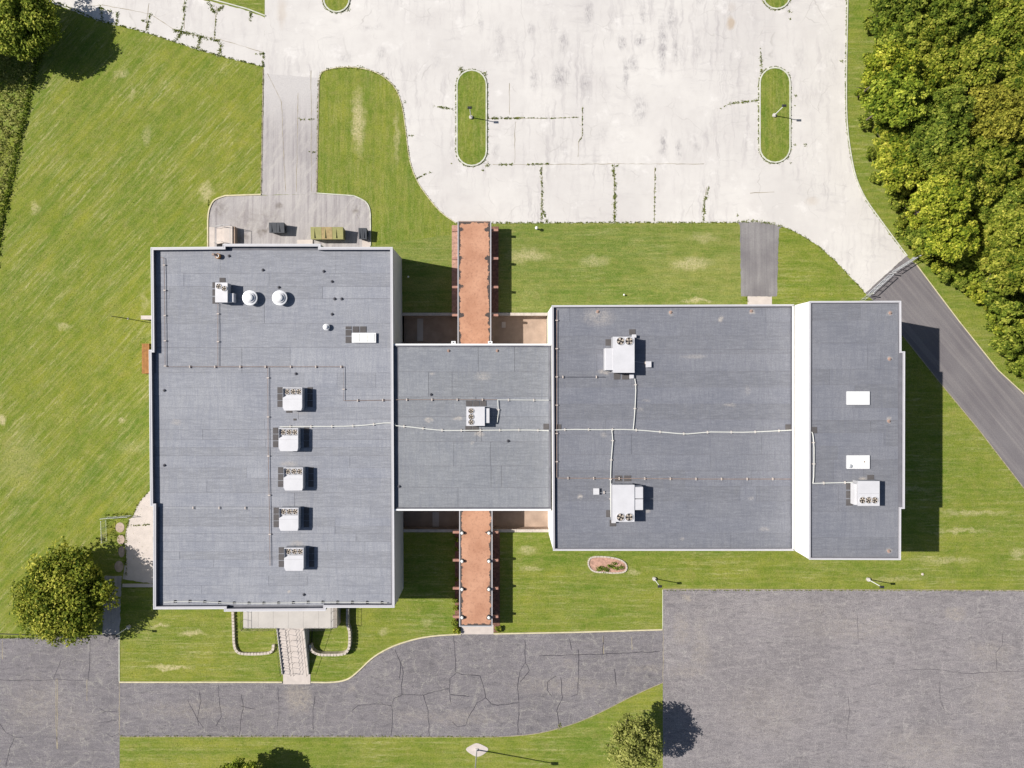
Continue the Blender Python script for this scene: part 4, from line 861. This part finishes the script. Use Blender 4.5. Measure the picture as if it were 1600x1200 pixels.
pipe('white sagging conduit across the middle of the link roof', [smooth([(617.5,662),(619,665),(640,667),(670,670.5),(695,672.5),(730,672.5),(790,672),(830,672),(857.5,673)],2)], 6.82, 'wpipe', .06, 2.2)
pipe('white wavy conduit across the middle of the hall roof', [smooth([(866,672),(900,671),(940,671.5),(975,671),(1010,673),(1050,676.5),(1075,678),(1110,675),(1160,675.5),(1200,674),(1237,672)],2)], 7.85, 'wpipe', .06, 2.7)
pipe('white conduit from the upper hall unit down to the wavy conduit', [smooth([(988,586),(992,592),(993.5,610),(991.5,650),(989.5,671)],2)], 7.85, 'wpipe', .05, 2.7)
pipe('white conduit from the wavy conduit down to the lower hall unit', [smooth([(956,672),(957.5,690),(955,720),(954,760),(954.5,808)],2)], 7.85, 'wpipe', .05, 2.2)
pipe('rusty pipe running down beside the west parapet of the hall roof', [[(870,484),(870,600),(870,746)]], 7.85, 'rust', .035, 3.2)
pipe('rusty pipe across the lower part of the hall roof', [[(871,747),(955,747.5),(1100,748.5),(1237,748.5)]], 7.85, 'rust', .04, 2.9); pipe('short thin pipe left of the upper hall roof unit', [[(874,589),(945,589)]], 7.85, 'flash', .03, 3.8, off=.4)
pipe('thin cable with blocks from the small box to the lower hall unit', [[(937,769.5),(957,769.5)]], 7.85, 'galv', .02, .9, off=.5); pipe('thin link from the upper hall unit to the small box', [[(992,565),(1009,567)]], 7.85, 'galv', .02, .9)
pipe('white conduit at the west edge of the tower roof leading to its unit', [smooth([(1268,675.5),(1270,678),(1272,700),(1271.5,745),(1270,755)],2), [(1270,755.3),(1300,754.5),(1340,753.5)]], 11.5, 'wpipe', .055, 2.3)
# parapet stays (short dark marks crossing the west roof edge)
for (x, y) in ((257,505),(261,582.5),(257,731)): pass

# ------------------------------------------------------------------ sunken courts
for nm, hole, wy in (('n', holeN, CN), ('s', holeS, CS)):
    xs = [p[0] for p in hole]; ys = [p[1] for p in hole]
    m = MB(); m.box(xs[0], max(xs), min(ys), max(ys), -1.62, -1.5); struct('court_paving', m, M['conc_t'])
    y0, y1 = (wy, wy+.3) if nm == 'n' else (wy-.3, wy)
    cw = thing('retaining_wall', 'concrete retaining wall of the north sunken court' if nm == 'n' else 'tan retaining wall of the south sunken court', 'wall', ((xs[0]+xs[1])/2, wy, 0))
    obj('wall', MB().box(xs[0], xs[1], y0, y1, -1.55, .10), M['conc_t'], cw); 
    L = xs[1]-xs[0]; k = 9
    for i in range(k): obj('coping', MB().box(xs[0]+L*i/k+.01, xs[0]+L*(i+1)/k-.01, y0-.03, y1+.03, .10, .17), M['stone'], cw)
for q, l in (((652,498,661,533),'n'),((676,800,686,826),'s'),((784,503,790,512),'n')):
    a = P(q[0],q[3],-1.5); b = P(q[2],q[1],-1.5)
    struct('court_step', MB().box(a.x,b.x,max(a.y, (MN if l=='n' else CS)+.02),min(b.y, (CN if l=='n' else MS)-.02),-1.5,-1.44), M['conc'])

# ------------------------------------------------------------------ covered walkways
def walkway(label, x0, x1, ya, yb, beams, north, lamps=()):
    z = 2.5; a = P(x0, 0, z).x; b = P(x1, 0, z).x
    if north: y1 = P(0, ya, z).y; y0 = MN
    else: y1 = MS; y0 = P(0, yb, z).y
    cx = (a+b)/2; hw = (b-a)/2; t = thing('covered_walkway', label, 'walkway', (cx, (y0+y1)/2, 0))
    rys = [P(0, q, z).y for q in beams]
    mt_ = deck_mat('red_felt_' + ('north' if north else 'south'), cx, hw-.13, y0-(2 if north else 0)+.1, y1-.1+(0 if north else 2), rys)
    obj('deck', MB().box(a+.12, b-.12, y0+.12*(not north), y1-.12*north, z-.25, z), mt_, t)
    obj('edge_trim', MB().box(a, a+.115, y0, y1, z-.3, z+.03), M['coping'], t); obj('edge_trim', MB().box(b-.115, b, y0, y1, z-.3, z+.03), M['coping'], t)
    ye = y1 if north else y0
    obj('edge_trim', MB().box(a+.12, b-.12, ye-(.115 if north else 0), ye+(0 if north else .115), z-.3, z+.045), M['rust'] if north else M['galv'], t)
    for q, yy in zip(beams, rys):
        obj('beam', MB().box(P(706.5 if north else 707.5,0,2.2).x, P(778.5,0,2.2).x, yy-.14, yy+.14, z-.62, z-.27), M['brick'], t)
        for sx in (a+.3, b-.3): obj('pier', MB().box(sx-.2, sx+.2, yy-.2, yy+.2, 0 if (CS < yy < MS) is False and (MN < yy < CN) is False else -1.5, z-.625), M['brick'], t)
    return t, a, b, z
walkway('northern red-topped covered walkway leading up to the concrete lot', 715, 767.5, 345.5, 0, [358.5,403,448,492], True)
tS, aS, bS, zS = walkway('southern red-topped covered walkway with round lamps leading to the drive', 717.5, 769.5, 0, 979, [832.5,876.5,920.5,965], False)
for yy, nm in ((833,'first'),(877,'second'),(921,'third'),(965,'last')):
    for xx, sd_ in ((722,'left'),(764,'right')):
        c = P(xx, yy, 2.8); t = thing('globe_lamp', f'round white lamp on the {sd_} side of the south walkway, {nm} from the link building', 'lamp', (c.x,c.y,2.5), 'globe lamps on the south walkway')
        obj('base', MB().lathe(c, [(.27,2.504),(.22,2.56),(.08,2.6)], 12), M['black'], t); obj('stem', MB().cyl(c, .035, 2.56, 2.72, 8), M['black'], t)
        obj('globe', MB().lathe(c, [(.05,2.66),(.14,2.70),(.19,2.80),(.17,2.9),(.09,2.97)], 14), M['glass'], t)
for xx, l in ((709,'left'),(766,'right')):
    c = P(xx, 534.5, 6.5); t = thing('wall_bracket_box', f'small white box on the link parapet at the {l} side of the north walkway', 'box', (c.x, c.y, 6.3))
    obj('casing', MB().box(c.x-.25,c.x+.25,MN+.002,MN+.3,6.5,6.97), M['white'], t); obj('opening', MB().box(c.x-.1,c.x+.1,MN+.1,MN+.2,6.97,6.975), M['dark'], t)
# beds below the walkways
struct('mulch_bed', MB().box(P(706,0).x, P(716,0).x, CN+.35, P(0,352).y, 0, .05), M['mulch_p']); struct('mulch_bed', MB().box(P(766,0).x, P(779,0).x, CN+.35, P(0,354).y, 0, .05), M['mulch'])
struct('mulch_bed', MB().box(P(711,0).x, P(718,0).x, P(0,988).y, CS-.35, 0, .05), M['mulch']); struct('mulch_bed', MB().box(P(769,0).x, P(781,0).x, P(0,988).y, CS-.35, 0, .05), M['mulch'])
struct('covered_path', MB().box(P(716,0).x+.01, P(766,0).x-.01, CN+.35, P(0,346).y, 0, .03), M['conc']); struct('covered_path', MB().box(P(720,0).x, P(769,0).x-.01, P(0,991).y, CS-.35, 0, .03), M['conc'])
struct('path_apron', MB().box(P(721,0).x, P(771,0).x, P(0,990.5).y, P(0,976).y, .03, .06), M['conc'])

# ------------------------------------------------------------------ south entrance
zL = 2.1
a = P(380, 982, zL); b = P(526, 940, zL); WS = P(0, 949.5, 7.2).y
t = thing('entrance_terrace', 'raised pale concrete terrace at the foot of the west wing', 'terrace', ((a.x+b.x)/2, a.y, 0))
obj('platform', MB().box(a.x, b.x-.4, a.y, WS+.02, 0, zL-.06), M['conc_g'], t)
slx = [a.x + (b.x-.4-a.x)*k/6 for k in range(7)]
for k in range(6): obj('slab', MB().box(slx[k]+.008, slx[k+1]-.008, a.y, WS+.3, zL-.06, zL), M['conc_g'], t)
for k in range(3): obj('side_step', MB().box(b.x-.4+.135*k, b.x-.4+.135*(k+1)-.006, a.y, WS+.3, 0, zL-.06*k-.04), M['stone'], t)
def railing(label, p0, p1, mat='black', n=10, h=.95, rails=2, name='railing', r=.019, vert=None):
    p0, p1 = Vector(p0), Vector(p1); t = thing(name, label, 'railing', p0); up = Vector((0,0,h))
    for k in range(rails): obj('rail', MB().tube([p0+up*(1-k*.45), p1+up*(1-k*.45)], r, 6), M[mat], t)
    for k in range(n+1): q = p0.lerp(p1, k/n); obj('post', MB().tube([q, q+up], r*.9, 5), M[mat], t)
    return t
railing('dark railing along the front edge of the terrace, left part', (a.x+.1, a.y+.08, zL), (P(431,0,zL).x, a.y+.08, zL), n=6); railing('dark railing along the front edge of the terrace, right part', (P(477,0,zL).x, a.y+.08, zL), (b.x-.5, a.y+.08, zL), n=6)
railing('dark railing on the east side of the terrace', (b.x-.45, a.y+.1, zL), (b.x-.45, WS-.1, zL), n=4)
railing('dark railing on the west side of the terrace', (a.x+.08, a.y+.1, zL), (a.x+.08, WS-.1, zL), n=4)
sx0, sx1 = P(432,0,zL).x, P(475.5,0,zL).x; ys0 = a.y; ys1 = P(0,1053).y; nst = 12
t = thing('entrance_stairs', 'wide pale concrete flight of steps running down from the terrace to the drive', 'stairs', ((sx0+sx1)/2, ys1, 0))
tr = (ys0-ys1)/nst
for k in range(nst): obj('step', MB().box(sx0+.12, sx1-.12, ys0-tr*(k+1), ys0-tr*k-.004, 0, zL-.17*(k+1)), M['conc'] if k % 1 == 0 else M['stone'], t)
for sx in (sx0, sx1-.115):
    m = MB(); m.add([(sx,ys1,0),(sx+.115,ys1,0),(sx+.115,ys0-.01,0),(sx,ys0-.01,0),(sx,ys1,.2),(sx+.115,ys1,.2),(sx+.115,ys0-.01,zL+.08),(sx,ys0-.01,zL+.08)], [(0,3,2,1),(4,5,6,7),(0,1,5,4),(1,2,6,5),(2,3,7,6),(3,0,4,7)]); obj('cheek_wall', m, M['conc_g'], t)
struct('stair_landing', MB().box(P(442.5,0).x, P(485,0).x, P(0,1069).y, ys1-.005, 0, .04), M['conc'])
for xo, l, n_ in ((.06,'left',16),(1.35,'left of the middle pair',8),(1.72,'right of the middle pair',4),(sx1-sx0-.06,'right',5)):
    railing(f'dark handrail on the entrance steps, {l}', (sx0+xo, ys0-.05, zL+.02), (sx0+xo, ys1+.1, .06), n=n_, h=.85, rails=1)
# garden walls of small blocks
def blockwall(label, pts, h=.55, wd=.30):
    t = thing('block_wall', label, 'garden wall', (*P2(*pts[0]), 0)); q = px(smooth(pts, 6)); acc = []; L = 0
    for i in range(len(q)-1):
        aa, bb = Vector(q[i]), Vector(q[i+1]); s_ = (bb-aa).length
        while L <= s_: acc.append((aa.lerp(bb, L/s_), (bb-aa).normalized())); L += .40
        L -= s_
    for p, d in acc:
        nrm = Vector((-d.y, d.x)); e = .19; wv = wd/2*random.uniform(.95,1.05); ps = [p-d*e-nrm*wv, p+d*e-nrm*wv, p+d*e*.85+nrm*wv, p-d*e*.85+nrm*wv]
        obj('block', MB().prism([(v.x,v.y) for v in ps], 0, h+random.uniform(-.012,.012)), M['stone'], t)
blockwall('pale block wall curving round the lawn left of the entrance steps', [(365,957),(366,985),(367,1005),(371,1016),(380,1020),(400,1020.5),(420,1019),(427,1014),(428,1006)], h=.32)
blockwall('pale block wall curving round the grass right of the entrance steps', [(545,950),(545,972),(548,984),(548,1003),(545,1013),(537,1018.5),(515,1019.5),(500,1018.5),(490,1013),(487,1004)], h=.8)
kerb([(487,1003),(488,985),(489,970)], M['black'], .05, .08)

# ------------------------------------------------------------------ service yard things
def dumpster(name, label, x0,y0,x1,y1,h, mat, lids, slope=.0, lidm=None):
    a = P(x0,y1,h); b = P(x1,y0,h); t = thing(name, label, 'dumpster', ((a.x+b.x)/2,(a.y+b.y)/2,0))
    m = MB(); lo = .12
    m.add([(a.x+.05,a.y+lo,.12),(b.x-.05,a.y+lo,.12),(b.x-.05,b.y-.04,.12),(a.x+.05,b.y-.04,.12),(a.x,a.y,h*.86),(b.x,a.y,h*.86),(b.x,b.y,h*.97),(a.x,b.y,h*.97)], [(0,3,2,1),(0,1,5,4),(1,2,6,5),(2,3,7,6),(3,0,4,7),(4,5,6,7)])
    obj('body', m, mat, t); n = lids; w_ = (b.x-a.x)/n
    for i in range(n):
        m = MB(); X0, X1 = a.x+i*w_+.012, a.x+(i+1)*w_-.012
        m.add([(X0,a.y-.03,h*.87),(X1,a.y-.03,h*.87),(X1,b.y+.02,h*.985),(X0,b.y+.02,h*.985),(X0,a.y-.03,h*.87+.05),(X1,a.y-.03,h*.87+.05),(X1,b.y+.02,h*.985+.05),(X0,b.y+.02,h*.985+.05)], [(0,3,2,1),(4,5,6,7),(0,1,5,4),(1,2,6,5),(2,3,7,6),(3,0,4,7)])
        l = obj('lid', m, (lidm[i] if lidm else mat), t)
        obj('rib', MB().box(X0+w_*.3, X0+w_*.36, a.y+.1, b.y-.1, h*.93, h*.99+.03), mat, l)
    for sx in (a.x-.08, b.x): obj('fork_pocket', MB().box(sx, sx+.08, a.y+.35, b.y-.35, h*.45, h*.62), mat, t)
    for sx in (a.x+.12, b.x-.28):
        for sy in (a.y+.16, b.y-.25): obj('wheel', MB().box(sx, sx+.14, sy, sy+.08, 0, .14), M['black'], t)
    return t
dumpster('dumpster','black two-lidded dumpster standing alone in the service yard',420,348,444,363,1.25,M['dump'],2)
dumpster('dumpster','long olive container with three top panels against the west wing',485,355,536,373,1.55,M['olive'],3,lidm=[M['olive'],M['olive_r'],M['olive']])
dumpster('dumpster','black bin right of the olive container at the corner of the yard',560,356.5,573,373,1.15,M['dump'],2)
struct('yard_step', MB().box(P(465,0).x,P(489,0).x,P(0,384).y,P(0,375).y,0,.14), M['conc'])
struct('yard_walk', MB().box(P(327,0).x,P(335.5,0).x,P(0,395).y,P(0,355).y,0,.03), M['conc'])
struct('yard_walk', MB().box(P(566,0).x,P(578,0).x,P(0,398).y,P(0,376).y,0,.04), M['conc'])
t = thing('dock_steps','small concrete dock with steps and pipe rails at the left of the yard','steps',P(349,368))
x_0, x_1 = P(350,0,1.0).x, P(363,0,1.0).x; y_0, y_1 = P(0,398,0).y, P(0,353.5,1.0).y
obj('platform', MB().box(x_0, x_1, y_0, y_1, 0, 1.0), M['conc'], t)
obj('edge_stone', MB().box(x_1, x_1+.25, y_0, y_1, 0, .86), M['conc_t'], t)
for k in range(5): obj('step', MB().box(x_0-.26*(k+1), x_0-.26*k-.004, y_1-2.0, y_1, 0, 1.0-.18*(k+1)), M['conc'], t)
obj('stair_well_shade', MB().box(x_0-1.3, x_0-.01, y_1-3.1, y_1-2.02, 0, .05), M['dark'], t)  # flat near-black slab, painted shade in place of a sunken well
for (p, q) in (((x_0-1.25,y_1-.05,.1),(x_0,y_1-.05,1.0)),((x_0-1.25,y_1-2.0,.1),(x_0,y_1-2.0,1.0)),((x_0,y_1-.05,1.0),(x_1+.1,y_1-.05,1.0)),((x_1+.1,y_1-.05,1.0),(x_1+.1,y_1-3,1.0))):
    p, q = Vector(p), Vector(q); u = Vector((0,0,.95)); obj('rail', MB().tube([p,p+u,q+u,q], .025, 5), M['galv'], t)
# west side odds and ends
t = thing('bench','brown slatted timber bench against the west wall','bench',P(227,560))
X0, X1 = P(221.5,0,.5).x, P(233,0,.5).x; Y0, Y1 = P(0,583,.5).y, P(0,537.5,.5).y
for k in range(5): obj('slat', MB().box(X0+(X1-X0)*k/5+.012, X0+(X1-X0)*(k+1)/5-.012, Y0, Y1, .45, .5), M['wood'], t)
for k in range(4): yy = Y0+.25+(Y1-Y0-.5)*k/3; obj('leg', MB().box(X0+.05, X1-.05, yy-.06, yy+.06, 0, .448), M['wood'], t)
obj('end_board', MB().box(X0-.02, X1, Y1+.005, Y1+.05, 0, .55), M['wood'], t); obj('end_board', MB().box(X0-.02, X1, Y0-.05, Y0-.005, 0, .55), M['wood'], t)
struct('wall_stub', MB().box(P(220,0,1).x, P(240,0,1).x, P(0,499,1).y, P(0,493,1).y, 0, 1.0), M['conc'])
p = P(200,498); t = thing('thin_pole','thin black pole standing on the lawn west of the building','pole',p); obj('shaft', MB().tube([p, p+Vector((0,0,3.6))], .05, 8, .04), M['black'], t); obj('foot', MB().cyl(p,.12,0,.06,8), M['conc_g'], t)
def fence(label, a_, b_, h=1.2, n=4):
    a_, b_ = P(*a_), P(*b_); t = thing('wire_fence', label, 'fence', a_)
    for k in range(n+1): q = a_.lerp(b_, k/n); obj('post', MB().cyl(q, .035, 0, h, 8), M['galv'], t)
    obj('rail', MB().tube([a_+Vector((0,0,h-.03)), b_+Vector((0,0,h-.03))], .022, 6), M['galv'], t); obj('rail', MB().tube([a_+Vector((0,0,.1)), b_+Vector((0,0,.1))], .015, 6), M['galv'], t)
    m = MB(); L = (b_-a_).length; u = (b_-a_).normalized(); s_ = .18; k = 0
    while k*s_ < L-h*.5: 
        p_ = a_+u*k*s_; m.tube([p_+Vector((0,0,.1)), p_+u*h*.5+Vector((0,0,h-.05))], .006, 3); m.tube([p_+u*h*.5+Vector((0,0,.1)), p_+Vector((0,0,h-.05))], .006, 3); k += 1
    obj('mesh', m, M['galv'], t, kind='stuff'); return t
fence('short wire fence above the paving stones, upper rail of the corner',(165,808),(206,805)); fence('short wire fence running down beside the round tree',(166,812),(167,845), n=3)
# gate across the east drive
def gateleaf(label, A, B, h=1.35, n=4):
    A, B = P(*A), P(*B); t = thing('swing_gate', label, 'gate', A); U = Vector((0,0,1))
    obj('frame', MB().tube([A+U*.15, A+U*h, B+U*h, B+U*.15, A+U*.15], .05, 8), M['galv'], t)
    for k in range(1, n): q = A.lerp(B, k/n); obj('bar', MB().tube([q+U*.15, q+U*h], .035, 6), M['galv'], t)
    obj('cross_rail', MB().tube([A+U*h*.55, B+U*h*.55], .035, 6), M['galv'], t)
    m = MB(); L = (B-A).length; u = (B-A)/L; k = 0
    while k*.32 < L-.6: p_ = A+u*k*.32; m.tube([p_+U*.17, p_+u*.6+U*(h-.03)], .007, 3); m.tube([p_+u*.6+U*.17, p_+U*(h-.03)], .007, 3); k += 1
    obj('mesh', m, M['galv'], t, kind='stuff'); return t
gateleaf('long leaf of the galvanised gate on the wooded side of the drive',(1424,405),(1393,425)); gateleaf('leaf of the galvanised gate on the building side of the drive',(1356,459),(1387,431))
for (x,y,l,h) in ((1426,403,'gate post at the wooded side',1.7),(1390,428,'middle gate post on the drive',1.4),(1354,461,'gate post at the building side',1.7)):
    p = P(x,y); t = thing('gate_post', 'galvanised '+l, 'post', p, 'posts of the drive gate'); obj('shaft', MB().cyl(p,.07,0,h,10), M['galv'], t); obj('cap', MB().lathe(p,[(.085,h),(.06,h+.05),(.02,h+.07)],10), M['galv'], t)
fence('wire fence from the gate to the corner of the hall',(1352,463),(1342,471), 1.35, 2); fence('wire fence from the gate into the wood',(1428,402),(1446,388), 1.35, 2)
# light poles
def lightpole(label, x, y, h=3.16, pad=True, r=.06, arm=None):
    p = P(x, y); t = thing('light_pole', label, 'light pole', p, 'light poles on the grounds')
    obj('footing', MB().lathe(p, [(.24,0),(.24,.28),(.2,.32)], 14), M['conc_g'] if pad else M['galv'], t)
    obj('shaft', MB().tube([p+Vector((0,0,.3)), p+Vector((0,0,h))], r, 10, r*.75), M['white'], t)
    obj('lamp_head', MB().bbox(p.x-.26, p.x+.26, p.y-.14, p.y+.14, h-.02, h+.12, .05), M['black'], t); obj('bracket', MB().cyl(p, r*1.3, h-.12, h-.02, 8), M['black'], t); return t
lightpole('slim white light pole on the left planted island of the lot',736,184); lightpole('slim white light pole on the right planted island of the lot',1209,181)
lightpole('slim light pole at the corner of the east asphalt lot',1022,904); lightpole('slim light pole at the top edge of the east asphalt lot',1356,905); lightpole('slim light pole beside the footpath and the west lot',202,979)
struct('pole_pad', MB().prism(px(smooth([(728,1170.5),(737,1164),(745,1161),(754,1164),(763,1170),(756,1178),(746,1182),(736,1178)],3,True)), 0, .05), M['conc'])
p = P(745,1171); t = thing('tall_light_pole','tall light pole on a concrete diamond pad below the south drive','light pole',p)
obj('footing', MB().box(p.x-.16,p.x+.16,p.y-.16,p.y+.16,.05,.15), M['conc_g'], t); obj('shaft', MB().tube([p+Vector((0,0,.15)), p+Vector((0,0,9.8))], .085, 10, .06), M['galv'], t); obj('lamp_head', MB().bbox(p.x-.4,p.x+.4,p.y-.2,p.y+.2,9.78,9.95,.05), M['black'], t)
# little white markers and stones
def ball(label, x, y, r, h, cat='marker', name='white_marker'):
    p = P(x,y); t = thing(name, label, cat, p); obj('stake', MB().cyl(p, r*.4, 0, h, 8), M['galv'], t); obj('head', MB().lathe(p, [(r*.5,h),(r,h+r*.6),(r*.9,h+r*1.2),(r*.35,h+r*1.7)], 12), M['glass'], t)
ball('round white bollard light on the north lawn beside the walkway',838,358,.20,.55,'bollard'); ball('small white marker on the lawn above the hall',974.5,461,.12,.2); ball('tiny white marker in the shaded grass left of the north walkway',638.5,433,.12,.25); 
t = thing('pale_rock','pale rock lying on the grass south of the tower','rock',P(1441,897)); obj('stone', MB().lathe(P(1441,897),[(.16,0),(.18,.07),(.12,.15),(.03,.17)],7), M['stone'], t)
# round flower bed
out = smooth([(922,872),(932,869.5),(948,870),(965,873),(976,879),(979,887),(975,893),(962,895),(945,894),(930,893),(922,888),(919,880)], 3, True)
t = thing('flower_bed','oval flower bed edged with stones on the lawn south of the hall','flower bed',P(948,882))
obj('mulch', MB().prism(px(out), 0, .06), M['mulch_p'], t); q = px(out); n = len(q); per = []
for i in range(n):
    aa, bb = Vector(q[i]), Vector(q[(i+1)%n])
    obj('edging_stone', MB().prism([tuple(v) for v in (aa+(bb-aa)*.04-Vector((-(bb-aa).normalized().y,(bb-aa).normalized().x))*.09, aa+(bb-aa)*.95-Vector((-(bb-aa).normalized().y,(bb-aa).normalized().x))*.09, aa+(bb-aa)*.95+Vector((-(bb-aa).normalized().y,(bb-aa).normalized().x))*.09, aa+(bb-aa)*.04+Vector((-(bb-aa).normalized().y,(bb-aa).normalized().x))*.09)], 0, .15+random.uniform(-.02,.03)), M['stone'], t)
pts = []
for _ in range(900):
    g = random.choice([(938,886),(945,888),(952,884),(958,886),(964,888),(970,886),(948,891),(935,889),(960,880)]); pts.append((g[0]+random.gauss(0,2.2), g[1]+random.gauss(0,1.4)))
pl = tufts('bed_plants', pts, .13, .3, M['leaf5'], None, (.35,.25)); pl.name = 'bed_plants'; pl.parent = t; pl.matrix_parent_inverse = Matrix.Translation(-Vector(t['_abs']))
# shrubs by the south walkway
def shrub(x, y, s, kind, label, zs=None): place(kind, x, y, s, 'garden_shrub', label, 'shrub', 'shrubs beside the south walkway', zs=zs or s)
for (x,y,s,k,l) in ((713,985,.42,'f','yellow-green shrub at the lower left corner of the south walkway'),(711,973,.34,'e','green shrub second from the bottom left of the south walkway'),(712,950,.3,'f','small shrub left of the south walkway beside the last beam'),(711,938,.26,'e','small shrub left of the south walkway above the last beam'),(713,905,.24,'f','small shrub left of the south walkway by the third beam'),(713,858,.22,'f','small shrub left of the south walkway by the second beam'),(713,843,.25,'f','small shrub left of the south walkway near the court wall'),(779,982,.38,'f','yellow-green shrub at the lower right corner of the south walkway')): shrub(x,y,s,k,l)

for o in bpy.data.objects:
    if '_abs' in o: del o['_abs']
